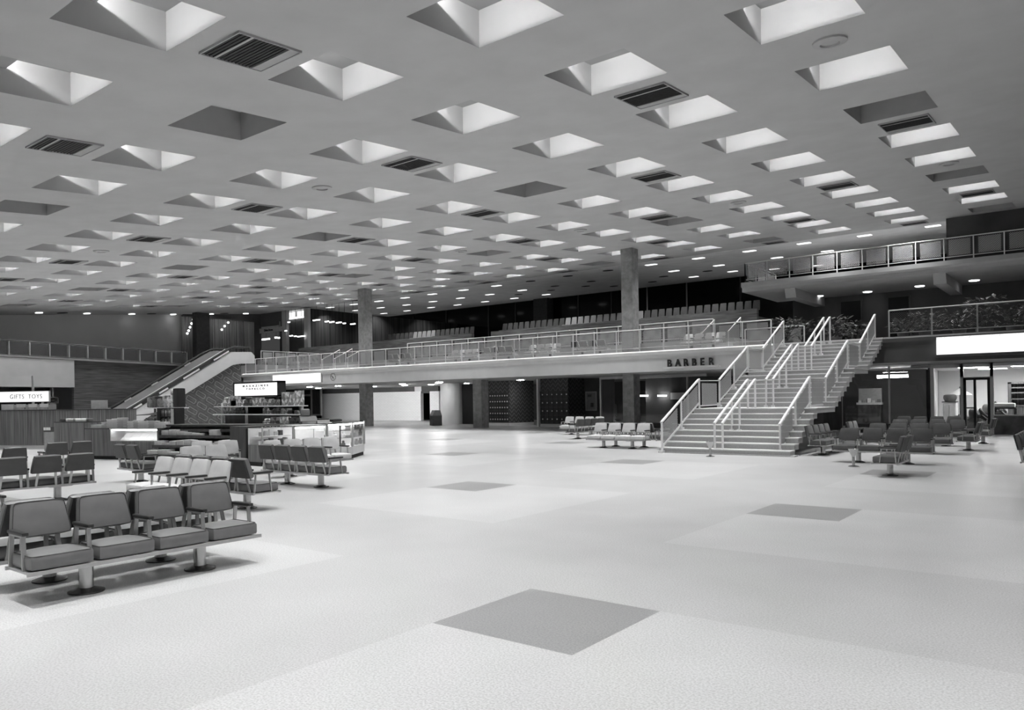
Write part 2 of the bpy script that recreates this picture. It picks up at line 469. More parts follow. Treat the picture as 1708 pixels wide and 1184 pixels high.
# --- lit downlights of the dark rear ceiling and of the left edge
def downlight_mesh(w, l, mat='downlight_glow'):
    b = MB(); b.box(-w, w, -l, l, -.03, 0); return b.mesh('downlight', mat)
dl_sq = downlight_mesh(.31, .20); dl_off = MB().lathe([(0, 0), (.33, 0), (.33, -.02), (0, -.02)]).mesh('dead_downlight', 'black_void', True)
dl_rd = MB().lathe([(0, -.03), (.20, -.03), (.22, 0), (0, 0)]).mesh('round_downlight', 'edge_glow', True)
rear_rows = [[(1622, 353), (1531, 367), (1442, 392 - 13), (1395, 0), (1341, 405), (1250, 418), (1165, 430), (1086, 440.7)]]
front = [(1556, 376), (1442, 392), (1341, 405), (1250, 418), (1165, 430), (1086, 440.7), (828, 476), (773, 483.2), (721, 490), (675.5, 496), (632, 501.7), (590.5, 507), (550.5, 512.2)]
mid = [(1380, 418), (1296, 429), (1281, 430), (1199, 442), (1124, 451.3), (871, 483.5), (817, 490.6), (768, 496.6), (722, 502.4), (678, 508), (635, 512.7), (594, 517.2)]
back = [(1365, 442), (1292, 448), (1222, 452), (1157, 461), (911, 490.8), (858, 497), (809, 502.6), (763, 508), (719, 512.4), (679, 517.8), (640, 522.3)]
RL = bpy.data.lights.new('rear_lamp', 'AREA'); RL.shape = 'SQUARE'; RL.size = .35 * G; RL.energy = 95; RL.spread = R(115)
WW = bpy.data.lights.new('wall_washer', 'SPOT'); WW.energy = 540; WW.spot_size = R(125); WW.spot_blend = 1; WW.shadow_soft_size = .12
def put_lights(pts, row, me, kind, nm, plane=PC, dz=-.02, grp='rear ceiling downlights', pre='small square downlight in the dark rear ceiling'):
    for k, (u, v) in enumerate(pts):
        p = plane(u, v)
        o = mesh_obj(nm, me, None, (p.x, p.y, p.z + dz))
        if plane is PC: o.rotation_euler = (math.atan(CSL), 0, 0)
        tag(o, '%s, %s from the right in the %s row' % (pre, ordn(k + 1), row), 'downlight', grp)
        if grp == 'rear ceiling downlights':
            q = bpy.data.objects.new('lamp', RL); COL.objects.link(q); q.parent = o; q.location = (0, 0, -.05)
        if grp == 'soffit downlights' and u in (531, 564, 624, 671.5, 719, 516.5):
            q = bpy.data.objects.new('lamp', WW); COL.objects.link(q); q.parent = o; q.location = (0, .05, -.06); q.rotation_euler = (R(66), 0, 0)
put_lights(front, 'front', dl_sq, 'lit', 'downlight'); put_lights([q for q in mid if q[0] not in (1281,)], 'middle', dl_sq, 'lit', 'downlight'); put_lights(back, 'back', dl_sq, 'lit', 'downlight')
dead1 = [(1014, 450.5), (947, 459.7), (885, 468.3)]
dead2 = [(1180, 451.5), (1107, 460.5), (986, 468.7), (977, 476.8), (1024, 476.7), (925.5, 476.6), (919, 483.6), (865, 490.5), (1088, 469.5)]
put_lights(dead1, 'front', dl_off, 'off', 'dead_downlight', grp='unlit rear downlights', pre='dark unlit round downlight of the rear ceiling')
put_lights(dead2, 'second', dl_off, 'off', 'dead_downlight', grp='unlit rear downlights', pre='dark unlit round downlight of the rear ceiling')
put_lights([(410, 522.3), (352, 523), (289, 523.5), (220, 523), (145, 522), (65, 520.8)], 'ceiling edge', dl_rd, 'lit', 'downlight', dz=-.03, grp='left edge downlights', pre='bright round downlight above the left wall')
put_lights([(374, 522), (253, 522.5), (104, 521)], 'ceiling edge', dl_off, 'off', 'dead_downlight', dz=-.03, grp='left edge dead lights', pre='dark spot fitting above the left wall')

LB = bpy.data.lights.new('added_fill_lamp', 'AREA'); LB.shape = 'DISK'; LB.size = .5 * G; LB.energy = 230; LB.spread = R(130)  # fill lamps added out of view to brighten the right floor
me_fill_ring = MB().lathe([(.30, -.02), (.36, -.02), (.36, .0), (.30, .0)], n=20).mesh('trim_ring', 'vent_frame', True)
for k in range(4):
    x, y = 3.6, -2.5 + 3.6 * k
    o = T('added_fill_downlight', 'added unseen fill downlight on the blank strip right of the coffers, %s from the front' % ordn(k + 1), 'downlight', (x, y, cz(y) - .02), 0, 'added fill downlights')
    mesh_obj('trim_ring', me_fill_ring, o); q = bpy.data.objects.new('lamp', LB); COL.objects.link(q); q.parent = o; q.location = (0, 0, -.03)
# --- side, rear and far walls
ST('wall_left', MB().box(WX - .3, WX, -4, 31.4, 0, cz(31.4) + .1), 'plaster_wall')
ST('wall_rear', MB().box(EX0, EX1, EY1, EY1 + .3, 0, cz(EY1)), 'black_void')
# glazing between mullions at the rear
mull = [(1235, 463), (1146, 473), (1080, 480), (1020, 487), (965, 493), (860, 506), (815, 510), (745, 518), (690, 523), (640, 528)]
mx = [PY(u, v, EY1 - .4).x for u, v in mull]
mx = [-12.0] + mx
for k in range(len(mx) - 1):
    o = ST('window_%d' % (k + 1), MB().box(mx[k + 1] + .06, mx[k] - .06, EY1 - .42, EY1 - .36, 5.6, cz(EY1 - .4)), 'night_glass')
    q = MB().box(mx[k + 1] - .06, mx[k + 1] + .06, EY1 - .5, EY1 - .3, 5.6, cz(EY1 - .4) - .02).build('mullion', 'steel' if k in (1, 2) else 'concrete_dark', o)
p = PY(905, 503, EY1 - 1.2)
ST('trim_1', MB().box(p.x - .75, p.x + .75, EY1 - 1.6, EY1 - .6, 5.6, cz(EY1 - 1.6)), 'concrete_dark')

# --- mezzanine slab with fascia and lip
MX0 = -46.6
b = MB()
b.extrude([(MX0, FY + .28, 2.68), (MX0, FY + .02, 2.68), (MX0, FY + .02, 3.26), (MX0, FY - .05, 3.34), (MX0, FY - .12, 3.40), (MX0, FY - .12, 3.53), (MX0, FY, 3.6), (MX0, FY + .28, 3.6)], (-6.2 - 3.55 - MX0, 0, 0))
ST('trim_2', b, 'plaster_light')
b = MB()
b.extrude([(-6.15, FY + .28, 2.68), (-6.15, FY + .02, 2.68), (-6.15, FY + .02, 3.26), (-6.15, FY - .05, 3.34), (-6.15, FY - .12, 3.40), (-6.15, FY - .12, 3.53), (-6.15, FY, 3.6), (-6.15, FY + .28, 3.6)], (10, 0, 0))
b.box(-9.75, -6.15, FY + .06, FY + .28, 2.68, 3.6)
ST('trim_3', b, 'plaster_dark')
ST('floor_mezzanine', MB().box(-58, 6, FY + .28, EY1, 3.42, 3.6), 'paint_grey')
ST('ceiling_soffit', MB().box(-72, 6, FY + .28, 46, 2.68, 2.74), 'plaster_mid')

# --- rear tier, bleacher wall and its upper floor
ST('floor_tier', MB().box(-48, -13.0, 33.2, 37.0, 3.6, 4.2), 'paint_grey')
ST('wall_bleacher', MB().box(-50, -31.9, 37.0, 37.25, 4.2, 5.86).box(-30.3, -13.3, 37.0, 37.25, 4.2, 5.86), 'stone_grey')
ST('floor_bleacher', MB().box(-51, -13.3, 37.25, EY1 - .6, 5.3, 5.5), 'plaster_dark')
# --- far left corner of the mezzanine: curtained glazing, sign wall
ST('wall_corner', MB().box(-57.4, -57.0, 31.4, 38.4, 3.6, cz(38.4)), 'plaster_dark')
ST('wall_screen', MB().box(-51.0, -50.8, 38.5, 56.6, 3.6, 9.22), 'curtain_dark')

# --- left balcony wing
yb0, yb1 = 8.0, 30.2
def bz(y): return 4.20 + (26.1 - y) * .026
b = MB()
b.extrude([(-48, yb0, bz(yb0) - .10), (-48, yb1, bz(yb1) - .10), (-48, yb1, bz(yb1)), (-48, yb0, bz(yb0))], (-9.2, 0, 0))
ST('floor_balcony', b, 'plaster_wall')
ST('trim_4', MB().extrude([(-48, yb0, bz(yb0) - .15), (-48, 19.6, bz(19.6) - .12), (-48, 19.6, 2.66), (-48, yb0, 2.72)], (-.25, 0, 0)), 'plaster_mid')
ST('wall_stone', MB().extrude([(-48.1, 19.6, 0), (-48.1, 30.5, 0), (-48.1, 30.5, bz(30.5) - .10), (-48.1, 19.6, bz(19.6) - .10)], (-.3, 0, 0)), 'stone_courses')
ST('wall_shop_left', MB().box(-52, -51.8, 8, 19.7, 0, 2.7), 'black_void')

# --- upper balcony at the right
UX0, UY = -14.05, 36.9
b = MB()
zo = UZ
prof = [(UX0, UY, zo), (UX0, UY, zo - .22), (UX0 + .12, UY + .12, zo - .32), (UX0 + .12, UY + .12, zo - .42), (UX0 + .12, UY + 5.5, zo - .42), (UX0 + .12, UY + 5.5, zo)]
b.extrude([(UX0, UY, zo), (UX0, UY, zo - .2), (UX0, UY + .14, zo - .28), (UX0, UY + .14, zo - .46), (UX0, UY + 5.4, zo - .46), (UX0, UY + 5.4, zo)], (20, 0, 0))
ST('floor_upper_balcony', b, 'plaster_mid')
for k, (u, v) in enumerate([(1327, 478), (1578, 452)]):
    p = PY(u, v, UY + .5)
    ST('trim_%d' % (5 + k), MB().extrude([(p.x - .5, UY + .4, zo - .46), (p.x - .5, UY + .6, zo - .9), (p.x - .5, UY + 5.4, zo - .9), (p.x - .5, UY + 5.4, zo - .46)], (.5, 0, 0)), 'plaster_mid')
ST('wall_right_rear', MB().box(-13.2, 6, 42.3, 42.6, 3.6, UZ - .4), 'plaster_dark')
p = PC(1577, 364)
ST('wall_upper_right', MB().box(p.x, 6, 37.95, 38.25, UZ, cz(38.0) + .02), 'plaster_dark')
for k, (u0, u1, v0) in enumerate([(1403, 1436, 504), (1482, 1516, 497)]):
    a, c = PY(u0, v0, 42.25), PY(u1, v0, 42.25)
    o = ST('door_%d' % (k + 1), MB().box(a.x, c.x, 42.2, 42.28, 3.6, a.z), 'black_void')
    MB().box(a.x - .08, a.x, 42.18, 42.28, 3.6, a.z + .08).box(c.x, c.x + .08, 42.18, 42.28, 3.6, a.z + .08).box(a.x, c.x, 42.18, 42.28, a.z, a.z + .08).build('door_frame', 'plaster_dark', o)
    MB().lathe([(.03, 0), (.03, .05), (.0, .06)], (c.x - .15, 42.15, 4.6), 8).build('door_knob', 'steel', o)
put_lights([(1625, 467.5), (1534, 477), (1447, 486.5), (1366, 493.5)], 'row under the balcony', dl_rd, 'lit', 'downlight', plane=lambda u, v: PZ(u, v, UZ - .46), dz=0, grp='upper balcony downlights', pre='bright round downlight')

# --- concrete columns
for k, (u0, u1, u2, vt, top) in enumerate([(1038.5, 1053, 1067, 412.5, 1), (792, 803.5, 811, 636, 0), (600, 608.5, 624, 640, 1)]):
    y = 32.1
    if top:
        z1 = 9.2
        xr = {0: PY(1053.5, 412.5, y).x, 2: PY(607.5, 480, y).x}[k]
    else: xr = PY(803.5, 700, y).x
    w = .62 if k != 0 else .6
    b = MB().box(xr - w, xr, y, y + .62, 0, cz(y) if top else 2.7)
    tag(b.build('concrete_column', 'concrete'), ['tall grey concrete column nearest the staircase, rising to the ceiling', 'short dark concrete column beside the lockers under the mezzanine', 'tall grey concrete column right of the kiosk, rising to the ceiling'][k], 'column', 'concrete columns')
p0, p1 = PX(328, 560, -55.0), PX(350, 560, -55.0)
tag(MB().box(-55.6, -55.0, p0.y, p1.y, 4.0, cz(p0.y)).build('concrete_column', 'concrete_dark'), 'black square column behind the top of the escalator', 'column', 'concrete columns')

# ================================================================== UNDER THE MEZZANINE
BYW = 42.6
ST('wall_tiled', MB().box(PY(536, 680, BYW).x, PY(702, 680, BYW).x, BYW, BYW + .3, 0, 2.30).box(PY(717, 680, BYW).x, PY(732, 680, BYW).x, BYW, BYW + .3, 0, 2.28), 'tile_wall_white')
ST('trim_7', MB().box(PY(500, 680, BYW).x, PY(692, 680, BYW).x, BYW + .02, BYW + .25, 2.30, 2.68), 'plaster_dark')
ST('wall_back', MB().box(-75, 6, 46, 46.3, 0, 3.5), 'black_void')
ST('trim_8', MB().box(PY(692, 680, BYW).x, PY(703, 680, BYW).x, BYW, BYW + .25, 2.30, 2.68), 'plaster_light')
ST('trim_9', MB().box(PY(702, 680, BYW).x, PY(731, 680, BYW).x, BYW + .02, BYW + .3, 2.15, 2.68), 'plaster_dark')
# glazed door and panel left of the tiled wall
a, c, d = PY(501, 680, 42).x, PY(520, 680, 42).x, PY(536, 680, 42).x
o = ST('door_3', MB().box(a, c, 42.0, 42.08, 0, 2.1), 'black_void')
MB().box(a - .08, a + .04, 41.9, 42.1, 0, 2.68).box(c - .04, c + .1, 41.9, 42.1, 0, 2.68).box(a, c, 41.9, 42.1, 2.12, 2.28).build('door_frame', 'frame_metal', o)
o = ST('window_20', MB().box(c + .1, d, 42.0, 42.06, .5, 2.68), 'wood_dark')
MB().box(c + .1, d, 41.92, 42.1, .4, .52).box(d - .06, d + .04, 41.9, 42.1, .4, 2.68).build('window_frame', 'frame_metal', o)
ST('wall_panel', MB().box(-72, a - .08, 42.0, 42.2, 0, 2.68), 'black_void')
# round pale column under the soffit
p = PZ(744, 707.5)
k = PY(728, 680, p.y).x, PY(758, 680, p.y).x
b = MB().lathe([((k[1] - k[0]) / 2, 0), ((k[1] - k[0]) / 2, 2.69)], ((k[0] + k[1]) / 2, p.y + .7, 0), 28)
tag(b.build('round_column', 'plaster_light', None, True), 'thick pale round column left of the dark opening under the mezzanine', 'column')
# dark opening
a, c = PY(760, 680, 37.2).x, PY(800, 680, 37.2).x
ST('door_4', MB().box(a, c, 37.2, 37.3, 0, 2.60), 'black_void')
ST('trim_10', MB().box(PY(750, 640, 37.1).x, PY(760, 640, 37.1).x, 37.0, 37.4, 0, 2.66), 'plaster_light')
# curved patterned walls and locker banks
def locker_bank(label, u0, u1, y, cols, rows, z0, z1, step, knob_rows):
    a, c = PY(u0, 690, y).x, PY(u1, 690, y).x
    t = T('locker_bank', label, 'lockers', ((a + c) / 2, y, 0), 0, 'luggage lockers')
    w = c - a
    MB().box(-w / 2, w / 2, 0, .5, .16, z1 - .01).build('body', 'plaster_dark', t)
    MB().box(-w / 2, w / 2, -.05, .5, 0, .16).build('plinth', 'plaster_light', t)
    dw, dh = w / cols, (z1 - z0) / rows
    me = MB().box(-dw / 2 + .015, dw / 2 - .015, -.02, 0, .015, dh - .015).mesh('door', 'wood_dark')
    mk = MB().lathe([(.035, 0), (.045, .03), (0, .04)], (0, 0, 0), 8).mesh('knob', 'paint_white')
    for r_ in range(rows):
        for q in range(cols):
            x = -w / 2 + (q + .5) * dw
            d = mesh_obj('door', me, t, (x, 0, z0 + r_ * dh))
            kb = mesh_obj('knob', mk, d, (dw * .25, -.02, dh * .55)); kb.rotation_euler = (R(90), 0, 0)
    return t
locker_bank('bank of dark luggage lockers with bright knobs right of the short column', 812, 848, 35.6, 9, 5, .18, 1.95, 0, 0)
locker_bank('bank of dark luggage lockers behind the far row of pale seats', 900, 948, 34.6, 6, 4, .18, 2.0, 0, 0)
def curved(u0, u1, y, depth, name, z0=.16):
    a, c = PY(u0, 690, y).x, PY(u1, 690, y + depth).x
    b = MB(); n = 14; r = (c - a)
    pts = [(a + r * sin(pi / 2 * k / n), y + depth - depth * cos(pi / 2 * k / n) - .0, 0) for k in range(n + 1)]
    pts = [(x, yy, z0) for x, yy, _ in pts] + [(c, y + depth + .4, z0), (a, y + depth + .4, z0)]
    b.extrude(pts, (0, 0, 2.69 - z0)); ST(name, b, 'zigzag_pattern', True)
    pts2 = [(x, yy - .03, 0) for x, yy, _ in pts]
    ST(name.replace('wall', 'baseboard'), MB().extrude(pts2, (0, 0, z0)), 'plaster_light')
curved(848.6, 884, 35.6, 1.5, 'wall_curved')
curved(948.6, 972, 34.6, 1.6, 'wall_curved_right')
a, c = PY(812, 690, 35.62).x, PY(848, 690, 35.62).x
ST('wall_over_lockers', MB().box(a, c, 35.62, 36.1, 1.95, 2.69), 'zigzag_pattern')
a, c = PY(900, 690, 34.62).x, PY(948, 690, 34.62).x
ST('wall_over_lockers_right', MB().box(a, c, 34.62, 35.1, 2.0, 2.69), 'zigzag_pattern')
x = PY(884, 690, 35.4).x
ST('trim_11', MB().box(x, PY(897, 690, 35.4).x, 36.6, 36.8, 0, 2.69), 'black_void')
x = PY(898.5, 690, 34.5).x
ST('trim_12', MB().box(x - .06, x + .06, 34.4, 35.4, 0, 2.69), 'plaster_light')
# dark barber front
YB = 34.9
x0, x1, x2 = PY(1002, 680, YB).x, PY(1062, 680, YB).x, -6.4
ST('wall_barber', MB().box(PY(972, 690, 36.2).x, x0, 36.2, 36.4, 0, 2.69).box(x0, x2, 40.0, 40.2, 0, 2.69), 'plaster_dark')
for k, (u0, u1) in enumerate([(1002, 1040), (1064, 1146), (1147, 1180)]):
    a, c = PY(u0, 680, YB).x, PY(u1, 680, YB).x
    o = ST('window_%d' % (21 + k), MB().box(a + .05, c - .03, YB, YB + .03, .25, 2.55), 'shop_glass')
    MB().box(a - .03, a + .05, YB - .05, YB + .08, 0, 2.69).box(a, c, YB - .04, YB + .06, 2.55, 2.69).build('window_frame', 'frame_metal', o)
    MB().box(a, c, YB - .04, YB + .06, 0, .25).build('window_sill', 'plaster_dark', o)
# barber shop interior: mirrors with lamps and a chair-high counter
for k, (u0, u1, v) in enumerate([(1067, 1081, 660), (1098, 1112, 660)]):
    a, c = PY(u0, v, 39.8), PY(u1, v, 39.8)
    o = MB().box(a.x, c.x, 39.7, 39.8, a.z - .04, a.z + .04).build('strip_lamp', 'case_glow')
    tag(o, 'small lit strip lamp in the dark barber shop, ' + ['left' if k == 0 else 'right'][0] + ' of the pair', 'lamp', 'barber strip lamps')
a, c = PY(1117, 655, 39.8), PY(1140, 666, 39.8)
o = T('wall_mirror', 'bright wall mirror at the back of the dark barber shop', 'mirror', ((a.x + c.x) / 2, 39.9, 0))
w = c.x - a.x
MB().box(-w / 2, w / 2, 0, .04, c.z, a.z).build('mirror_pane', 'paper_white', o)  # pane painted matt white in place of the mirror's bright reflection
MB().box(-w / 2 - .04, w / 2 + .04, -.01, .06, c.z - .06, c.z).box(-w / 2 - .04, w / 2 + .04, -.01, .06, a.z, a.z + .06).build('frame', 'wood_dark', o)
a, c = PY(1018, 678, 38.5), PY(1038, 700, 38.5)
o = T('waiting_chair', 'dark chair with metal arms inside the glass front left of the barber', 'chair', ((a.x + c.x) / 2, 37.6, 0))
MB().cushion((0, 0, .42), (.35, .3, .08), .05).build('seat', 'fabric_dark', o, True); MB().cushion((0, .3, .85), (.35, .07, .35), .05).build('backrest', 'fabric_dark', o, True)
for sx in (-.33, .33):
    for sy in (-.25, .3): MB().tube([(sx, sy, 0), (sx, sy, .4)], .02, 6).build('leg', 'steel', o)
# poster in a frame
a, c = PY(978, 655, 36.1), PY(994, 683, 36.1)
o = T('framed_poster', 'pale framed poster on the dark wall beside the curved pattern wall', 'poster', ((a.x + c.x) / 2, 36.1, (a.z + c.z) / 2))
w, hh = (c.x - a.x) / 2, (a.z - c.z) / 2
MB().box(-w, w, 0, .05, -hh, hh).build('sheet', 'goods_c', o)
MB().box(-w - .06, -w, -.02, .06, -hh, hh).box(w, w + .06, -.02, .06, -hh, hh).box(-w - .06, w + .06, -.02, .06, hh, hh + .07).box(-w - .06, w + .06, -.02, .06, -hh - .07, -hh).build('frame', 'frame_metal', o)
MB().box(-w * .7, w * .1, -.012, 0, hh * .5, hh * .8).box(-w * .1, w * .5, -.012, 0, -hh * .7, -hh * .2).build('print', 'goods_a', o)
# litter bin
p = PZ(727, 709.5)
o = T('litter_bin', 'dark litter bin with a swing flap beside the round pale column', 'bin', (p.x, p.y, 0), -30)
MB().box(-.33, .33, -.3, .3, 0, .62).build('body', 'goods_a', o); MB().extrude([(-.33, -.3, .62), (-.33, .3, .62), (-.33, .2, .95), (-.33, -.14, .95)], (.66, 0, 0)).build('hood', 'goods_b', o)
MB().box(-.2, .2, -.31, -.28, .38, .6).build('flap', 'rubber', o)
# downlights of the mezzanine soffit
put_lights([(468, 648), (516.5, 645), (531, 647), (564, 643.5), (624, 644.2), (671.5, 640.3), (675, 642.3), (719, 641), (731, 638.5), (733, 637), (777.5, 639), (868, 633.5)], 'mezzanine soffit',
    MB().lathe([(0, -.03), (.19, -.03), (.21, 0), (0, 0)]).mesh('soffit_downlight', 'soffit_glow', True), 'lit', 'downlight', plane=lambda u, v: PZ(u, v, 2.68), dz=0, grp='soffit downlights', pre='bright downlight under the mezzanine')

# ================================================================== RIGHT SHOP
YS = 33.4
ST('wall_shop_right', MB().box(-6.1, 6, 41.0, 41.3, 0, 2.69).extrude([(-5.17, YS + .12, 0), (-5.22, YS + .12, 0), (-6.1, 41, 0), (-6.05, 41, 0)], (0, 0, 2.69)), 'plaster_light')
ST('wall_shop_partition', MB().extrude([(-5.225, YS + .12, 0), (-5.3, YS + .12, 0), (-6.2, 41, 0), (-6.11, 41, 0)], (0, 0, 2.69)), 'wood_dark')
ST('ceiling_shop', MB().box(-5.9, 6, YS + .1, 41.0, 2.60, 2.67), 'plaster_light')
fr = [(1555, 1605), (1658, 1760)]
xa, xb, xc, xd = [PY(u, 690, YS).x for u in (1556, 1605, 1655, 1790)]
def framewin(nm, x0, x1, z0, z1, sill=None):
    o = ST(nm, MB().box(x0 + .04, x1 - .04, YS, YS + .02, z0, z1), 'shop_glass')
    MB().box(x0 - .05, x0 + .06, YS - .07, YS + .08, 0 if sill else z0, 2.67).box(x1 - .05, x1 + .05, YS - .07, YS + .08, 0 if sill else z0, 2.67).box(x0, x1, YS - .05, YS + .06, z1, z1 + .08).box(x0, x1, YS - .05, YS + .06, z0 - .05, z0).build('window_frame', 'paint_white', o)
    if sill: MB().box(x0, x1, YS - .06, YS + .1, 0, z0 - .05).build('window_sill', sill, o)
    return o
framewin('window_30', xa, xb, .42, 2.52, 'marble'); framewin('window_31', xc, xd, .72, 2.55, 'marble'); framewin('window_32', xb, xc, 2.15, 2.55)
o = ST('door_5', MB().box(xb + .1, (xb + xc) / 2 - .1, YS + .0, YS + .02, .1, 2.0), 'shop_glass')
xm = (xb + xc) / 2
MB().box(xb + .04, xb + .14, YS - .05, YS + .06, 0, 2.12).box(xm - .1, xm - .02, YS - .05, YS + .06, 0, 2.05).box(xb + .04, xc - .04, YS - .05, YS + .06, 2.03, 2.12).box(xc - .14, xc - .04, YS - .05, YS + .06, 0, 2.12).box(xb + .1, xm, YS - .04, YS + .05, 0, .1).build('door_frame', 'letter_dark', o)
MB().box(xb + .14, xm - .1, YS - .09, YS - .05, .95, 1.0).build('door_handle', 'steel', o)
for k, (x, y) in enumerate([(-4.0, 35.6), (-2.2, 35.6), (-3.6, 38.4), (-1.6, 38.4), (-.2, 36.5)]):
    o = T('ceiling_panel_light', 'glowing ceiling light panel inside the bright shop, %s from the left' % ordn([2, 4, 3, 5, 6][k] - 1), 'ceiling light', (x, y, 2.60), 0, 'shop ceiling panels')
    MB().box(-.5, .5, -.25, .25, -.045, -.01).build('diffuser', 'shop_panel_glow', o); MB().box(-.54, .54, -.29, .29, -.03, 0).build('frame', 'frame_metal', o)
# things inside the right shop
p = PY(1585, 690, 36.5)
o = T('display_cabinet', 'pale display cabinet inside the bright shop, left of the glass door', 'cabinet', (p.x, 36.5, 0))
MB().box(-.25, .25, -.25, .25, 0, 1.16).build('body', 'plaster_light', o); MB().box(-.27, .27, -.28, .28, 1.16, 1.2).build('top', 'wood_dark', o)
for sx in (-.115, .115): MB().box(sx - .105, sx + .105, -.27, -.25, .25, 1.1).build('door', 'goods_c', o)
o = MB().lathe([(.0, 0), (.2, 0), (.26, .14), (.24, .26), (.16, .3), (.0, .29)], (p.x, 36.5, 1.2), 14).build('wicker_basket', 'goods_a', None, True)
tag(o, 'round dark wicker basket on the pale cabinet inside the bright shop', 'basket')
p = PY(1595, 670, 37.5)
o = T('gift_lamp', 'white pointed lamp shade behind the cabinet in the bright shop', 'lamp', (p.x + .15, 37.5, 0))
MB().lathe([(.03, 1.75), (.42, 1.5), (.45, 1.46), (.03, 1.5)], n=14).build('shade', 'paper_white', o, True); MB().tube([(0, 0, .03), (0, 0, 1.82)], .03).lathe([(.2, 0), (.2, .03), (.03, .05)]).build('stand', 'letter_dark', o)
def plush(label, u, y, s, rz):
    p = PY(u, 700, y)
    o = T('plush_pile', label, 'toy', (p.x, y, 0), rz)
    random.seed(int(u))
    MB().cushion((0, 0, .35 * s), (.42 * s, .3 * s, .35 * s), .2 * s).cushion((.1 * s, -.1, .85 * s), (.24 * s, .22 * s, .24 * s), .16 * s).build('body', 'goods_a', o, True)
    for a in (-.5, .1, .6, 1.1):
        MB().tube([(.1 * s, -.1, .7 * s), (.45 * s * cos(a), -.35 * s, (.85 + .3 * sin(a)) * s), (.7 * s * cos(a), -.42 * s, (.62 + .2 * sin(a)) * s)], [.07 * s, .09 * s, .05 * s], 8).build('limb', random.choice(['goods_a', 'letter_dark', 'goods_d']), o, True)
plush('dark long-limbed stuffed toy heap behind the glass door of the bright shop', 1622, 35.4, .85, 0)
plush('black stuffed toy sprawled in the open doorway of the bright shop', 1644, 36.6, 1.0, 40)
plush('dark stuffed toy low behind the left window of the bright shop', 1592, 34.6, .6, 20)
a, c = PY(1681, 660, 36.2), PY(1725, 660, 36.2)
o = T('shop_hutch', 'wooden hutch with shelves behind the far right shop window', 'cabinet', ((a.x + c.x) / 2, 36.2, 0))
w = (c.x - a.x) / 2
MB().box(-w, -w + .12, 0, .4, 0, 1.95).box(w - .1, w, 0, .4, 0, 1.95).box(-w, w, .35, .4, 0, 1.95).box(-w, w, 0, .4, 1.88, 1.95).build('carcass', 'wood_slats', o)
for z in (.0, .98, 1.25, 1.5, 1.7): MB().box(-w + .1, w - .1, 0, .35, z, z + .05).build('shelf', 'goods_b', o)
MB().box(-w + .12, w - .1, .02, .05, .05, .95).build('door', 'wood_slats', o)
p = PY(1675, 700, 35.2)
o = T('gift_table', 'low table with folded white cloth behind the right shop window', 'table', (p.x, 35.4, 0))
MB().box(-.45, .4, -.3, .3, .9, .95).build('tabletop', 'wood_dark', o)
for sx in (-.4, .35):
    for sy in (-.25, .25): MB().box(sx - .03, sx + .03, sy - .03, sy + .03, 0, .9).build('leg', 'wood_dark', o)
o = MB().cushion((p.x, 35.4, 1.04), (.36, .25, .09), .05).build('folded_cloth', 'paper_white', None, True)
tag(o, 'folded white cloth stack on the low table behind the right shop window', 'cloth')
# long backlit sign over the shop, and its ledge
a, c = PY(1563, 592, FY), PY(1563, 563, FY)
o = T('backlit_fascia_sign', 'long glowing blank sign band over the bright right shop', 'sign', (a.x, FY - .02, a.z))
MB().box(0, 6, -.10, 0, 0, c.z - a.z).build('lit_panel', 'sign_glow', o)
MB().box(-.02, 6, -.35, .02, -.09, -.01).build('ledge', 'plaster_dark', o)
# dark shop between staircase and bright shop
xw0 = PY(1404, 690, 35.4).x
ST('wall_dark_shop', MB().box(-9, -6.0, 40.5, 40.7, 0, 2.69).box(PY(1390, 690, YS).x - .4, PY(1404, 690, YS).x, YS, YS + .2, 0, 2.69), 'wood_dark')
for k, (u0, u1) in enumerate([(1410, 1484), (1485, 1554)]):
    a, c = PY(u0, 690, YS).x, PY(u1, 690, YS).x
    o = ST('window_%d' % (33 + k), MB().box(a, c, YS, YS + .02, .35, 2.55), 'shop_glass')
    MB().box(c - .03, c + .03, YS - .05, YS + .05, .35, 2.69).box(a, c, YS - .04, YS + .05, 2.55, 2.6).build('window_frame', 'paint_white' if k == 0 else 'frame_metal', o)
    MB().box(a, c, YS - .04, YS + .06, 0, .35).build('window_sill', 'plaster_dark', o)
a, c = PY(1473, 628, 36.5), PY(1514, 628, 36.5)
o = T('fluorescent_fixture', 'long lit fluorescent fixture hanging in the dark shop window', 'ceiling light', ((a.x + c.x) / 2, 36.5, 0))
w = (c.x - a.x) / 2
MB().box(-w, w, -.08, .08, a.z - .06, a.z + .06).build('diffuser', 'shop_panel_glow', o); MB().box(-w, w, -.05, .05, a.z + .16, a.z + .2).build('housing', 'plaster_light', o)
for sx in (-w * .7, w * .7): MB().box(sx - .01, sx + .01, -.01, .01, a.z + .2, 2.69).build('hanger', 'frame_metal', o)
a = PY(1468, 628, 36.5)
tag(MB().box(a.x - .11, a.x + .11, 36.4, 36.55, a.z - .07, a.z + .05).build('box_lamp', 'shop_panel_glow'), 'small square lamp left of the long fluorescent fixture', 'lamp')
a, c = PY(1432, 648, 38.5), PY(1471, 671, 38.5)
o = T('shop_mirror', 'grey mirror over cluttered counter inside the dark shop', 'mirror', ((a.x + c.x) / 2, 38.5, 0))
w = (c.x - a.x) / 2
MB().box(-w, w, 0, .05, c.z, a.z).build('mirror_pane', 'goods_c', o); MB().box(-w - .05, w + .05, -.25, .05, c.z - .1, c.z).build('ledge', 'goods_d', o)
MB().box(-w, w, -.3, .1, 0, c.z - .1).build('counter', 'wood_dark', o)
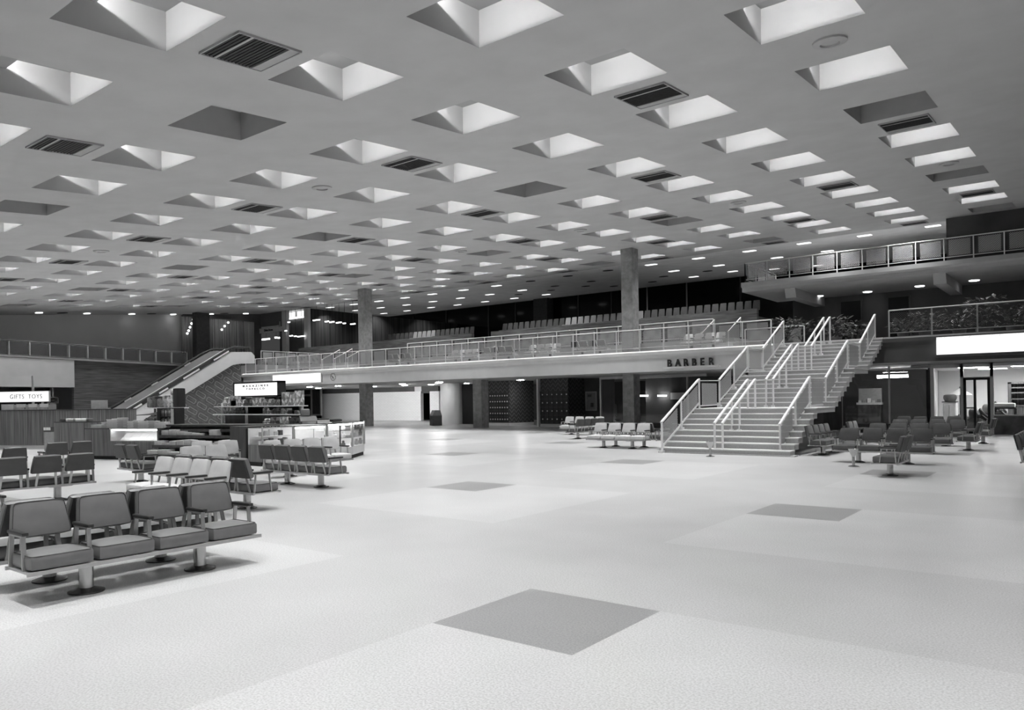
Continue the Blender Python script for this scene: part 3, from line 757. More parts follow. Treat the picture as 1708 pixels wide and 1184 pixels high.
for k in range(5):
    x = (a.x + c.x) / 2 - w * .8 + k * w * .4
    tag(MB().box(x - .07, x + .07, 38.3, 38.4, c.z, c.z + .1 + .05 * (k % 3)).build('shop_carton', 'goods_' + 'dcedb'[k]), 'small carton on the ledge under the grey mirror, %s from the left' % ordn(k + 1), 'carton', 'cartons under the mirror')
# barber sign letters on their ledge
a, c = PY(1114, 612, FY), PY(1196, 609, FY)
o = T('barber_sign', 'dark raised letters spelling BARBER on a ledge of the pale fascia', 'sign', (a.x - .03, FY, 2.87))
MB().box(-.1, 2.38, -.2, .02, -.1, -.02).build('ledge', 'plaster_light', o)
L = 'BARBER'
for k, ch in enumerate(L):
    text('letter', ch, .44, 'letter_dark', o, (.04 + k * .375, -.08, -.015), (R(90), 0, 0), .03, 'LEFT', .85, .013)
# wall clock without numerals on the left of the fascia
p = PY(556, 628.5, FY)
o = T('wall_clock', 'round pale wall clock with dot hour marks on the mezzanine fascia', 'clock', (p.x, FY + .01, p.z))
MB(Matrix.Rotation(R(90), 4, 'X')).lathe([(0, .0), (.26, 0), (.26, .03), (0, .03)], n=24).build('dial', 'plaster_light', o)
mk = MB(Matrix.Rotation(R(90), 4, 'X'))
for k in range(12): mk.lathe([(.032, .03), (.032, .045), (0, .045)], (.215 * sin(k * pi / 6), .215 * cos(k * pi / 6), 0), 8)
mk.build('hour_marks', 'letter_dark', o)
MB().bar((0, -.04, 0), (-.10, -.04, .07), .07, .02).build('hand', 'letter_dark', o); MB().bar((0, -.045, 0), (.05, -.045, -.12), .06, .02).build('hand', 'letter_dark', o)
# blank white sign on the fascia at the left
a, c = PY(458, 641, FY), PY(537, 622, FY)
o = T('blank_lit_sign', 'long blank glowing white sign on the pale fascia above the kiosk', 'sign', (a.x, FY, a.z + .02))
MB().box(0, c.x - a.x, -.14, -.02, 0, c.z - a.z - .02).build('lit_panel', 'sign_glow', o); MB().box(-.03, c.x - a.x + .03, -.1, .02, -.03, c.z - a.z + .01).build('casing', 'frame_metal', o)

# ================================================================== STAIRCASE
SX0, SX1, SY0 = -9.8, -6.17, 19.35
RS, TR, LND = .15, .33, 1.82
st = T('staircase', 'wide pale terrazzo staircase of three flights up to the mezzanine', 'stairs', (0, 0, 0))
def step_mesh(last=False):
    b = MB(); w0, w1 = SX0, SX1
    b.cm = 1; b.extrude([(w0, .02, -RS), (w0, TR + .06, -RS), (w0, TR + .06, -.028), (w0, .02, -.028)], (w1 - w0, 0, 0))
    b.cm = 0; b.box(w0 - .02, w1 + .02, .035, TR + .02, -.028, 0)
    b.cm = 2; b.box(w0 - .02, w1 + .02, -.012, .035, -.028, .002)
    return b
ms = step_mesh().mesh('step', ['stair_terrazzo', 'stair_riser', 'stair_nosing'])
y = SY0
for fl in range(3):
    for k in range(8):
        z = (fl * 8 + k + 1) * RS
        if k == 7:
            if fl < 2:
                b = MB(); b.cm = 0; b.box(SX0 - .02, SX1 + .02, y + .035, y + LND + .02, z - .028, z)
                b.cm = 1; b.box(SX0, SX1, y + .02, y + LND + .04, z - RS, z - .028)
                b.cm = 2; b.box(SX0 - .02, SX1 + .02, y - .012, y + .035, z - .028, z + .002)
                b.build('landing', ['stair_terrazzo', 'stair_riser', 'stair_nosing'], st); y += LND
            else:
                b = MB(); b.cm = 1; b.box(SX0, SX1, y + .02, FY + .06, z - RS, z - .05); b.cm = 2; b.box(SX0 - .02, SX1 + .02, y - .015, FY + .06, z - .05, z)
                b.build('step', ['stair_terrazzo', 'stair_riser', 'stair_nosing'], st)
        else:
            mesh_obj('step', ms, st, (0, y, z)); y += TR
ytop = y
MB().box(SX0, SX1 + .12, SY0 - .04, SY0 + .28, 0, .03).build('kerb', 'stair_riser', st)
# solid carriage beams under the flights
b = MB()
for x in (-9.2, -7.0):
    b.extrude([(x, SY0 + .35, 0), (x, SY0 + 7 * TR + .1, 1.02), (x, SY0 + 7 * TR + LND, 1.02), (x, SY0 + 14 * TR + LND + .1, 2.22), (x, SY0 + 14 * TR + 2 * LND, 2.22), (x, ytop, 3.4),
               (x, ytop, 3.1), (x, SY0 + 14 * TR + 2 * LND, 1.95), (x, SY0 + 14 * TR + LND + .1, 1.95), (x, SY0 + 7 * TR + LND, .75), (x, SY0 + 7 * TR + .3, .75), (x, SY0 + .9, 0)], (.18, 0, 0))
b.build('carriage_beam', 'plaster_dark', st)
# --- stair railings
def stair_rail(label, x, pts, panels=True, r=.028):
    t = T('stair_railing', label, 'railing', (0, 0, 0), 0, 'stair railings')
    for k in range(0, len(pts), 2):
        (ya, za), (yb, zb) = pts[k], pts[k + 1]
        MB().tube([(x, ya - .02, za - .01), (x, yb - .05, zb + .0), (x, yb + .02, zb + .01)], .036, 8).build('handrail', 'paint_white', t, True)
        if k + 2 < len(pts):
            yc, zc = pts[k + 2]
            MB().tube([(x, yb, zb - .03), (x, yc, zc - .03)], .018, 6).build('level_rail', 'paint_grey', t, True)
        for f in (0.0, .5, 1.0):
            yy, zz = ya + (yb - ya) * f, za + (zb - za) * f
            if f == 0: yy += .02
            g = zz - .92 + (.1 if f < 1 else 0)
            g = max(g, 0.05)
            MB().bar((x, yy, g), (x, yy, zz - .02), .035, .075, (0, 1, 0)).build('post', 'paint_white', t)
            MB().box(x - .05, x + .05, yy - .09, yy + .09, g - .06, g + .02).build('post_shoe', 'paint_white', t)
        if panels:
            dz = .10; lo = .66
            for f0, f1 in ((.04, .40), (.54, .95)):
                q = [(x, ya + (yb - ya) * f, za + (zb - za) * f) for f in (f0, f1)]
                MB().extrude([(x - .004, q[0][1], q[0][2] - dz), (x - .004, q[1][1], q[1][2] - dz), (x - .004, q[1][1], q[1][2] - lo), (x - .004, q[0][1], q[0][2] - lo)], (.008, 0, 0)).build('mesh_panel', 'screen_cross', t)
            MB().bar((x, ya, za - .70), (x, yb, zb - .70), .03, .05).build('bottom_rail', 'paint_white', t)
            if k + 2 < len(pts):
                yc, zc = pts[k + 2]
                MB().box(x - .004, x + .004, yb + .2, yc - .2, zb - .78, zb - .1).build('mesh_panel', 'screen_cross', t)
                MB().bar((x, yb, zb - .8), (x, yc, zc - .8), .03, .04).build('bottom_rail', 'paint_white', t)
    return t
PR = [(19.6, .81), (22.2, 2.05), (23.8, 2.07), (26.4, 3.30), (28.0, 3.32), (30.3, 4.47)]
PL = [(19.25, .86), (21.8, 2.07), (23.35, 2.09), (25.9, 3.26), (27.4, 3.28), (29.75, 4.42)]
PCN = [(19.45, .83), (21.95, 2.02), (23.5, 2.06), (26.05, 3.25), (27.5, 3.27), (29.9, 4.46)]
stair_rail('white stair railing with mesh panels along the right edge of the staircase', -6.5, PR)
stair_rail('white stair railing with mesh panels along the left edge of the staircase', -9.66, PL)
stair_rail('left of the two open centre handrails on the staircase', -8.2, PCN, False)
stair_rail('right of the two open centre handrails on the staircase', -7.98, PCN, False)

# ================================================================== LEVEL RAILINGS
def railing(name, label, p0, p1, n, h=.95, mat='paint_white', scr='screen_long', lo=.14, group='railings', pw=.022, pf=(.16, .90), rail=None):
    rail = rail or mat
    p0, p1 = Vector(p0), Vector(p1); t = T(name, label, 'railing', p0, 0, group); d = p1 - p0
    up = Vector((0, 0, 1))
    MB().tube([up * h, d + up * h], .024, 8).build('top_rail', rail, t, True)
    MB().tube([up * lo, d + up * lo], .016, 6).build('bottom_rail', rail, t, True)
    u = d.normalized(); w = d.length / n
    for k in range(n + 1):
        q = d * (k / n); MB().bar(q, q + up * h, pw * 2, pw * 2).build('post', mat, t)
        if k < n:
            a, c = q + u * (pf[0] * w), q + u * (w * pf[1]); s = u.cross(up) * .004
            MB().extrude([a + up * (lo + .06) - s, c + up * (lo + .06) - s, c + up * (h - .08) - s, a + up * (h - .08) - s], s * 2).build('mesh_panel', scr, t)
    return t
railing('mezzanine_railing', 'long pale railing with mesh panels along the mezzanine edge left of the stairs', (-46.3, FY + .02, FZ), (-10.2, FY + .02, FZ), 31)
railing('mezzanine_railing', 'short railing of the mezzanine edge above the bright shop, right of the stairs', (-5.95, FY + .02, FZ), (3.6, FY + .02, FZ), 7, .95, 'paint_grey', 'screen_dim', pf=(.04, .96))
railing('tier_railing', 'rear railing on the raised tier behind the mezzanine tables', (-34.2, 33.5, TZ), (-14.1, 33.5, TZ), 16, .95)
railing('tier_railing', 'short railing at the tier edge right of its steps, near the top of the stairs', (-12.6, 33.5, FZ), (-10.0, 33.5, FZ), 2, .95)
railing('platform_railing', 'railing running away from the escalator top toward the bleacher wall', (-45.5, 30.6, TZ), (-45.5, 35.5, TZ), 5, .95, 'paint_grey', 'screen_cross')
railing('balcony_railing', 'dark mesh railing on the left balcony above the stone wall', (-47.95, 8.92, bz(8.92)), (-47.95, 26.6, bz(26.6)), 17, .82, 'plaster_mid', 'panel_dark', .02, pw=.014, pf=(.03, .88), rail='plaster_dark')
UR = PY(1243, 470, UY + .05).x
railing('upper_balcony_railing', 'upper balcony front railing with mesh panels at top right', (UR, UY + .06, UZ), (UR + 15.2, UY + .06, UZ), 14, .95)
railing('upper_balcony_railing', 'short side return of the upper balcony railing at its left end', (UR, UY + .06, UZ), (UR, UY + 4.6, UZ), 3, .95, scr='screen_cross')
# steps and sloped handrails from the mezzanine to the tier
def tier_steps(label, x0, x1, n=3):
    t = T('tier_steps', label, 'steps', ((x0 + x1) / 2, 33.2, FZ))
    w = (x1 - x0) / 2
    for k in range(n): MB().box(-w, w, -.33 * (n - k), -.001, .15 * k, .15 * (k + 1)).build('step', 'stair_terrazzo', t)
    m = 3 if w > 1 else 2
    for k in range(m):
        x = -w + 2 * w * k / (m - 1)
        MB().tube([(x, -1.25, .78), (x, .25, 1.5), (x, .25, .62)], .03, 8).tube([(x, -1.2, .0), (x, -1.2, .8)], .025, 8).build('handrail', 'paint_white', t, True)
a, c = PY(548, 600, 32.5).x, PY(590, 590, 32.5).x
tier_steps('steps with three sloping handrails at the far left of the mezzanine', a, c)
a, c = PY(1178, 560, 32.5).x, PY(1222, 556, 32.5).x
tier_steps('steps with sloping handrails on the mezzanine just left of the stairhead', a, c)

# ================================================================== BLEACHER SEATS
def seat_mesh(mat):
    b = MB()
    b.cushion((0, .12, .64), (.19, .035, .24), .03, 0, .14, Matrix.Rotation(R(-10), 4, 'X'), 4)
    b.cushion((0, -.08, .40), (.19, .2, .035), .03, 0, 0, None, 4)
    b.box(-.04, .04, -.05, .05, 0, .38)
    return b.mesh('seat', mat, True)
sl, sd = seat_mesh('seat_shell_light'), seat_mesh('seat_shell_dark')
def seats(x0, x1, pat, side):
    n = int(round((x1 - x0) / .437))
    for k in range(n):
        c = pat(k, n)
        o = mesh_obj('bleacher_seat', sl if c else sd, None, (x0 + (k + .5) * .437, 37.62, 5.5)); o.rotation_euler = (0, 0, pi)
        o.rotation_euler = (0, 0, 0)
        tag(o, '%s seat shell in the row above the %s bleacher wall, %s from the left' % ('pale' if c else 'dark', side, ordn(k + 1)), 'seat', 'bleacher seats, ' + side)
seats(-40.58, -32.3, lambda k, n: 6 <= k < 11, 'left')
seats(-29.97, -13.45, lambda k, n: 11 <= k < 23, 'long')

# ================================================================== ESCALATOR
EXN, EXF = -45.0, -47.5
n0, n1 = PX(208.8, 685.8, EXN), PX(384, 580, EXN)
f0, f1 = PX(180, 681.5, EXF), PX(336, 586.7, EXF)
sl_ = (n1.z - n0.z) / (n1.y - n0.y)
es = T('escalator', 'escalator with dark handrails and pale side panels rising behind the kiosk', 'escalator', (0, 0, 0))
yb = n0.y - (n0.z - .9) / sl_
ye, ze = n1.y, n1.z
sk = PX(295, 665, EXN); hz = lambda y: n0.z + (y - n0.y) * sl_
drop = hz(sk.y) - sk.z
for x, nm in ((EXN, 'near'), (EXF, 'far')):
    w = .10 if x == EXN else -.10
    MB().tube([(x, yb - .9, .86), (x, yb, .9), (x, ye - .4, hz(ye - .4)), (x, ye + .3, ze + .06), (x, ye + 1.4, ze + .06)], .085, 8).build('handrail', 'rubber', es, True)
    MB().bar((x - .12, yb, .97), (x - .12, ye - .3, hz(ye - .3) + .07), .04, .03).build('bright_trim', 'paint_white' if x == EXN else 'steel', es)
    if x == EXN:
        MB().extrude([(x - .1, yb - .5, 0), (x - .1, yb, .62), (x - .1, ye, ze - .28), (x - .1, ye + 1.5, ze - .22), (x - .1, ye + 1.75, ze - .45), (x - .1, ye + 1.75, ze - .98), (x - .1, ye + .75, ze - 1.02), (x - .1, ye + .1, ze - drop * .98), (x - .1, yb + .4, 0)], (.2, 0, 0)).build('side_panel', 'plaster_light', es)
        b = MB()
        b.bar((x + .10, yb, .78), (x + .10, ye, ze - .12), .03, .20); b.build('deck_strip', 'chrome_dark', es)
        for f in (.12, .34, .55, .62, .83, .9): 
            yy = yb + (ye - yb) * f
            MB().bar((x + .125, yy, hz(yy) - .13), (x + .125, yy + .55, hz(yy + .55) - .13), .02, .10).build('bright_plate', 'paint_white', es)
    else:
        MB().extrude([(x, yb - .5, 0), (x, yb, .80), (x, ye, ze - .10), (x, ye + 1.5, ze), (x, ye + 1.5, TZ - .3), (x, ye, TZ - .5), (x, yb + 1.2, 0)], (.08, 0, 0)).build('side_panel', 'plaster_mid', es)
        for f in (.05, .22, .45, .75): 
            yy = yb + (ye - yb) * f
            MB().bar((x + .1, yy, hz(yy) - .08), (x + .1, yy + .4, hz(yy + .4) - .08), .03, .08).build('bright_plate', 'paint_white', es)
b = MB(); ns = 26
for k in range(ns):
    y0 = yb + (ye - yb) * k / ns; z0 = hz(y0) - .95
    b.box(EXF + .1, EXN - .12, y0, y0 + (ye - yb) / ns + .01, z0 - .3, max(z0, .02))
b.build('step_band', 'chrome_dark', es)
# patterned wall below the escalator
b = MB(); ylast = PX(402.5, 620, EXN).y
b.extrude([(EXN - .02, yb + .6, 0), (EXN - .02, ylast, 0), (EXN - .02, ylast, ze - drop + .02), (EXN - .02, ye + .1, ze - drop)], (-.2, 0, 0))
ST('wall_escalator', b, 'capsule_pattern')

# ================================================================== BENCHES
P = .505
def cush_mesh(mat): return MB().cushion((0, -.06, .335), (.235, .20, .06), .028, .022).mesh('seat', mat, True)
def back_mesh(mat): return MB().cushion((0, .205, .625), (.232, .04, .148), .03, .0, .16, Matrix.Rotation(R(-14), 4, 'X')).mesh('backrest', mat, True)
BM = {}
def bench_parts(mat):
    if mat in BM: return BM[mat]
    BM[mat] = (cush_mesh(mat), back_mesh(mat)); return BM[mat]
me_rear = MB().cushion((0, .252, .617), (.222, .008, .140), .006, 0, .16, Matrix.Rotation(R(-14), 4, 'X'), 3).mesh('dark_rear_panel', 'dark_rear', True)  # thin darker panel over the rear of each backrest
me_bf = [MB().bar((sx * .15, .16, .26), (sx * .12, .225, .58), .035, .014, (0, 1, 0)).mesh('back_post', 'frame_metal') for sx in (-1, 1)]
b = MB().bar((0, -.13, .26), (0, -.10, .545), .034, .014, (0, 1, 0)).bar((0, .15, .26), (0, .12, .545), .034, .014, (0, 1, 0)).bar((0, -.12, .535), (0, .14, .535), .034, .012)
me_arm = b.mesh('armrest', 'frame_metal')
me_pad = MB().cushion((0, .0, .556), (.026, .155, .016), .01).mesh('arm_pad', 'arm_pad', True)
me_ped = MB().lathe([(.056, .0), (.056, .235)], n=16).mesh('pedestal', 'steel', True)
me_disc = MB().lathe([(.14, 0), (.14, .012), (.07, .035), (.056, .04)], n=20).mesh('base_plate', 'chrome_dark', True)
me_mnt = MB().box(-.17, .17, -.10, .16, .228, .246).mesh('mount_plate', 'frame_metal')
def _loop(hx, hy, z0, crown, rr=.0055):
    pts = []
    for k in range(49):
        t = 2 * pi * k / 48; c, s = cos(t), sin(t)
        e = .16
        x, y = hx * abs(c) ** e * (1 if c > 0 else -1), hy * abs(s) ** e * (1 if s > 0 else -1)
        pts.append((x, y, z0 + crown * (1 - (x / hx) ** 2) * (1 - (y / hy) ** 2)))
    return pts
_p = MB(); _p.tube([(x, y - .06, z) for x, y, z in _loop(.226, .191, .388, .0)], .0048, 5, False); me_pip = _p.mesh('piping', 'fabric_dark', True)
_M = Matrix.Rotation(R(-14), 4, 'X')
_p = MB(); _p.tube([_M @ Vector((x * (1 - .16 * (z / .148 + 1) / 2), -.032, z)) + Vector((0, .205, .625)) for x, z, _ in _loop(.223, .140, 0, 0)], .004, 5, False); me_pipb = _p.mesh('piping', 'fabric_dark', True)
def bench(label, x, y, rz, n=4, mat='vinyl_mid', z=0.0, grp='terminal benches', arms=True):
    t = T('bench', label, 'bench', (x, y, z), rz, grp); L = n * P
    mc, mb_ = bench_parts(mat)
    for k in range(n):
        xx = -L / 2 + (k + .5) * P
        se, ba = mesh_obj('seat', mc, t, (xx, 0, 0)), mesh_obj('backrest', mb_, t, (xx, 0, 0))
        mesh_obj('dark_rear_panel', me_rear, ba)
        if mat == 'vinyl_mid': mesh_obj('piping', me_pip, se); mesh_obj('piping', me_pipb, ba)
        mesh_obj('back_post', me_bf[0], t, (xx, 0, 0)); mesh_obj('back_post', me_bf[1], t, (xx, 0, 0))
    if arms:
        for k in range(n + 1):
            a = mesh_obj('armrest', me_arm, t, (-L / 2 + k * P + (.02 if k == 0 else -.02 if k == n else 0), 0, 0)); mesh_obj('arm_pad', me_pad, a)
    MB().box(-L / 2 - .01, L / 2 + .01, -.275, -.25, .246, .276).box(-L / 2 - .01, L / 2 + .01, .16, .185, .246, .276).box(-L / 2, L / 2, -.25, .16, .256, .270).build('frame', 'frame_metal', t)
    for px in ([-P, P] if n >= 3 else [0]):
        q = mesh_obj('pedestal', me_ped, t, (px, -.05, 0)); mesh_obj('base_plate', me_disc, q); mesh_obj('mount_plate', me_mnt, q)
    return t
bench('nearest grey bench at front left, facing right toward the open floor', -6.75, 3.31, 90, 4, 'vinyl_mid')
bench('grey bench back to back behind the nearest front left bench', -7.36, 3.3, -90, 4, 'vinyl_mid')
pq = PZ(46, 825, .555)
bench('bench at the left edge whose dark arm pads show behind the nearest pair', pq.x - .16, pq.y - 1.22, 90, 4, 'vinyl_mid')
bench('dark bench seen from behind at the left edge, behind the nearest pair', -13.6, 4.78, -90, 4, 'vinyl_dark')
bench('pale bench facing the camera in the middle of the left seating group', -10.35, 5.57, 0, 4, 'vinyl_light')
bench('bench back to back behind the pale middle bench, its dark back and end seat showing', -10.5, 6.4, 180, 4, 'vinyl_mid')
bench('bench seen from behind nearest the lit corner case, four dark backs in a row', -11.78, 8.75, 180, 4, 'vinyl_mid')
bench('pale bench right in front of the lit glass cases', -13.55, 10.25, 90, 4, 'vinyl_light')
bench('two-seat pale bench in front of the newspaper shelves', -13.2, 7.75, 90, 2, 'vinyl_light')
bench('two-seat bench with light backs just right of the newspaper shelf benches', -14.7, 8.75, 60, 2, 'vinyl_light')
bench('two-seat dark bench seen from behind below the small lit display case', -15.35, 7.45, 180, 2, 'vinyl_dark')
bench('two-seat dark bench seen from behind at far left before the box counter', -18.15, 7.2, -90, 2, 'vinyl_dark')
bench('two-seat dark bench at the left edge beneath the tall slatted counter', -16.9, 5.45, -90, 2, 'vinyl_dark')
bench('pale bench facing the camera just left of the staircase foot', -11.75, 20.5, 0, 4, 'vinyl_light')
bench('bench back to back behind the pale bench left of the staircase', -11.75, 21.15, 180, 4, 'vinyl_mid')
bench('dark bench end-on beside the left staircase railing', -10.2, 21.5, -90, 4, 'vinyl_dark')
bench('farthest pale bench in front of the second locker bank', -17.55, 27.5, 0, 4, 'vinyl_light')
bench('dark bench seen from behind between the two pale benches left of the stairs', -15.9, 25.2, -90, 4, 'vinyl_dark')
bench('dark bench of the right group, front row facing the camera', -3.85, 18.55, 0, 4, 'vinyl_dark')
bench('dark bench of the right group, second row from the front', -3.95, 21.9, 0, 4, 'vinyl_dark')
bench('dark bench of the right group, third row from the front', -4.05, 25.3, 0, 4, 'vinyl_dark')
bench('dark bench of the right group, farthest row under the mezzanine edge', -4.6, 28.9, 0, 4, 'vinyl_dark')
bench('two-seat dark bench nearest at right, end-on with its back to the right', -3.1, 15.75, -90, 2, 'vinyl_dark')
bench('two-seat dark bench end-on right of the second row, at the shop aisle', -2.75, 23.7, -90, 2, 'vinyl_dark')
bench('two-seat dark bench end-on closest to the open shop door', -2.75, 27.0, -90, 2, 'vinyl_dark')
bench('dark bench cut by the right edge of the picture, nearer one', -.97, 17.65, 90, 4, 'vinyl_dark')
bench('dark bench cut by the right edge of the picture, farther one', -1.05, 21.6, 90, 4, 'vinyl_dark')
bench('dark bench end-on beside the right foot of the staircase', -5.72, 20.95, 90, 4, 'vinyl_dark')
bench('dark bench in the shade below the second staircase flight', -5.5, 23.6, 90, 2, 'vinyl_dark')
# benches on the mezzanine seen through its railing
for k, (u0, u1, zz) in enumerate([(470, 520, 0), (650, 690, 0), (745, 800, 0), (815, 855, 0), (880, 930, 0), (960, 1010, 0), (1150, 1195, 0)]):
    x = PY((u0 + u1) / 2, 590, 31.6).x
    bench('pale bench on the mezzanine behind its railing, %s from the left' % ordn(k + 1), x, 31.6, [0, 180][k % 2], 4, 'vinyl_light', FZ, 'mezzanine benches', True)
# ash stands
for (x, y, lb) in ((-7.96, 18.6, 'metal funnel ash stand at the foot of the staircase'), (-4.19, 17.36, 'metal funnel ash stand before the front bench of the right group')):
    t = T('ash_stand', lb, 'ash stand', (x, y, 0), 0, 'ash stands')
    MB().lathe([(.0, .30), (.02, .19), (.11, .385), (.105, .385), (.03, .28)], n=18).build('bowl', 'steel', t, True)
    MB().lathe([(.032, .02), (.03, .2)], n=12).build('stem', 'steel', t, True); MB().lathe([(.11, 0), (.11, .012), (.04, .03)], n=18).build('foot', 'steel', t, True)
ST('floor_platform', MB().box(-57, -45.3, 30.25, 37.0, 3.6, 4.2), 'paint_grey')

# ================================================================== KIOSK
def frame_at(a, b):
    a, b = Vector((a[0], a[1], 0)), Vector((b[0], b[1], 0)); d = b - a
    return a, d.length, math.degrees(math.atan2(d.y, d.x))
def on_plane(u, v, a, b, back=0.0):
    a, b = Vector((a[0], a[1])), Vector((b[0], b[1])); d = (b - a).normalized(); n = Vector((-d.y, d.x)); r = ray(u, v)
    t = ((a + n * back).dot(n)) / (r.x * n.x + r.y * n.y); p = EYEP + r * t
    return (Vector((p.x, p.y)) - a).dot(d), p.z          # distance along the front, height
# tall slatted counter at far left
A1, B1 = (-35.8, 8.72), (-32.07, 10.49)
d1 = Vector((B1[0] - A1[0], B1[1] - A1[1])).normalized()
xr, zr = on_plane(211, 688, A1, B1); xl, _ = on_plane(178, 688, A1, B1)
o, L_, an = frame_at(A1, B1); H1 = 1.40
t = T('slatted_counter', 'tall dark wood slatted counter wall along the left of the kiosk', 'counter', o, an)
MB().box(0, xr, 0, .5, .14, H1).build('body', 'wood_slats', t); MB().box(0, xr, .03, .5, 0, .14).build('kick_board', 'plaster_light', t)
MB().box(0, xr + .02, -.02, .5, H1, H1 + .03).build('counter_top', 'wood_dark', t)
def on_top(parent_o, an, x, y): 
    c, s = cos(R(an)), sin(R(an)); return (parent_o[0] + c * x - s * y, parent_o[1] + s * x + c * y)
for k, (u0, u1) in enumerate([(0, 23), (25, 43), (45, 62), (64, 81)]):
    x0, x1 = on_plane(u0, 686, A1, B1)[0], on_plane(u1, 686, A1, B1)[0]
    p = on_top(o, an, x0, .05); q = T('letter_tray', 'pale open tray on the tall slatted counter, %s from the left' % ordn(k + 1), 'tray', (p[0], p[1], H1 + .03), an, 'counter trays')
    MB().box(0, x1 - x0 - .05, 0, .02, .02 if k == 0 else .1, .22).build('front_lip', 'goods_d', q); MB().box(0, x1 - x0 - .05, 0, .35, 0, .02).box(0, .02, 0, .35, 0, .2).box(x1 - x0 - .07, x1 - x0 - .05, 0, .35, 0, .2).build('tray_body', 'goods_c', q)
x0, z0 = on_plane(-40, 671, A1, B1, .3); x1, z1 = on_plane(76, 652.5, A1, B1, .3)
p = on_top(o, an, x0, .3); t2 = T('lit_toys_sign', 'glowing white box sign reading TOYS above the tall slatted counter', 'sign', (p[0], p[1], 0), an)
MB().box(0, x1 - x0, 0, .14, z0, z1).build('lit_panel', 'sign_glow', t2); MB().box(-.02, x1 - x0 + .02, .13, .2, z0 - .02, z1 + .02).build('casing', 'frame_metal', t2)
text('lettering', 'GIFTS  TOYS', (z1 - z0) * .62, 'letter_faint', t2, (x1 - x0 - .14, -.012, z0 + (z1 - z0) * .30), (R(90), 0, 0), .004, 'RIGHT', 1.0, 0, 1.15)
for u in (48, 64): 
    xx = on_plane(u, 660, A1, B1, .3)[0] - x0
    MB().box(xx - .03, xx + .03, .16, .22, H1 + .03, 2.7 if u == 48 else z0).build('post', 'frame_metal', t2)
xx, zz = on_plane(152, 685, A1, B1, .1); x2, z2 = on_plane(178, 668.5, A1, B1, .1)
p = on_top(o, an, xx, .1); q = T('notice_board', 'plain grey board standing on the tall slatted counter near the escalator', 'board', (p[0], p[1], H1 + .03), an)
MB().box(0, x2 - xx, 0, .05, 0, z2 - H1).build('panel', 'goods_c', q); MB().box(0, x2 - xx, .05, .2, 0, .03).build('foot', 'frame_metal', q)
# dark sign with a looping arrow on the shop wall
a, c = PX(79, 673, -49), PX(98, 662, -49)
q = T('arrow_sign', 'dark sign with a pale looping arrow in the shadow behind the lit sign', 'sign', (-49, (a.y + c.y) / 2, (a.z + c.z) / 2), 90)
w, hh = (c.y - a.y) / 2, (c.z - a.z) / 2
MB().box(-w, w, 0, .05, -hh, hh).build('panel', 'goods_a', q)
MB().tube([(-w * .6, -.02, -hh * .3), (0, -.02, -hh * .45), (w * .6, -.02, 0), (w * .2, -.02, hh * .5), (-w * .6, -.02, hh * .35)], .03, 6).build('arrow', 'letter_dark', q)
MB().box(-w, w, -.01, 0, hh - .04, hh).box(-w, w, -.01, 0, -hh, -hh + .04).box(w - .04, w, -.01, 0, -hh, hh).build('border', 'goods_c', q)
MB().box(-.03, .03, .02, .06, hh, 2.72 - (a.z + c.z) / 2).build('hanger', 'frame_metal', q)
# card pedestal
p = PZ(80, 752)
q = T('card_pedestal', 'slim grey pedestal with a card rack in front of the slatted counter', 'stand', (p.x, p.y, 0), 30)
MB().box(-.14, .14, 0, .25, 0, .66).build('body', 'goods_c', q); MB().box(-.15, .15, -.02, .25, .66, .84).build('rack', 'goods_a', q)
for sx in (-.09, 0, .09): MB().box(sx - .035, sx + .035, -.04, -.02, .72, .82).build('card', 'paper_white', q)
# box counter
a, c = PZ(90, 704, 1.04), PZ(140, 704, 1.04)
o2, L2, an2 = frame_at(a, c); q = T('box_counter', 'slatted box counter with clutter on top, left of the lit display window', 'counter', o2, an2)
MB().box(0, L2, 0, .7, .1, 1.02).build('body', 'wood_slats', q); MB().box(0, L2, 0, .7, 1.02, 1.05).build('counter_top', 'wood_dark', q); MB().box(.05, L2 - .05, .05, .65, 0, .1).build('kick_board', 'black_void', q)
random.seed(3)
for k in range(9):
    p = on_top(o2, an2, .25 + k * (L2 - .35) / 9, .15 + .1 * (k % 3))
    g = MB().cushion((0, 0, .05), (.08, .09, .05), .02).build('small_parcel', 'goods_' + 'aebdcaeeb'[k], None, True); g.location = (p[0], p[1], 1.05); g.rotation_euler = (0, 0, k)
    tag(g, 'small packet on the box counter, %s from the left' % ordn(k + 1), 'packet', 'packets on the box counter')
# front counter with a small lit display window
KC, KA, KB = PZ(141, 714, .9), PZ(183, 714, .9), PZ(264.5, 714, .9)
oK, LK, anK = frame_at(KC, KB); xa_ = (KA - KC).length
q = T('display_counter', 'slatted wood counter front with a small lit display window', 'counter', oK, anK)
MB().box(0, LK, 0, .7, .1, .53).build('body', 'wood_slats', q); MB().box(0, xa_, 0, .7, .53, .87).build('side_panel', 'wood_slats', q); MB().box(0, LK, .05, .7, 0, .1).build('kick_board', 'black_void', q)
MB().box(-.01, LK, 0, .7, .87, .9).build('counter_top', 'wood_dark', q); MB().box(xa_, LK - .06, -.012, 0, .87, .895).build('top_trim', 'shelf_white', q)
MB().box(LK - .06, LK, 0, .7, .53, .87).build('end_post', 'wood_dark', q)
MB().box(xa_, LK - .06, .5, .54, .53, .87).build('display_back', 'paper_white', q); MB().box(xa_, xa_ + .02, .01, .5, .53, .87).build('display_side', 'paper_white', q)
MB().box(xa_ + .02, LK - .08, .05, .09, .83, .86).build('display_lamp', 'case_glow', q); MB().box(xa_, LK - .06, .002, .008, .53, .87).build('display_glass', 'case_glass', q)
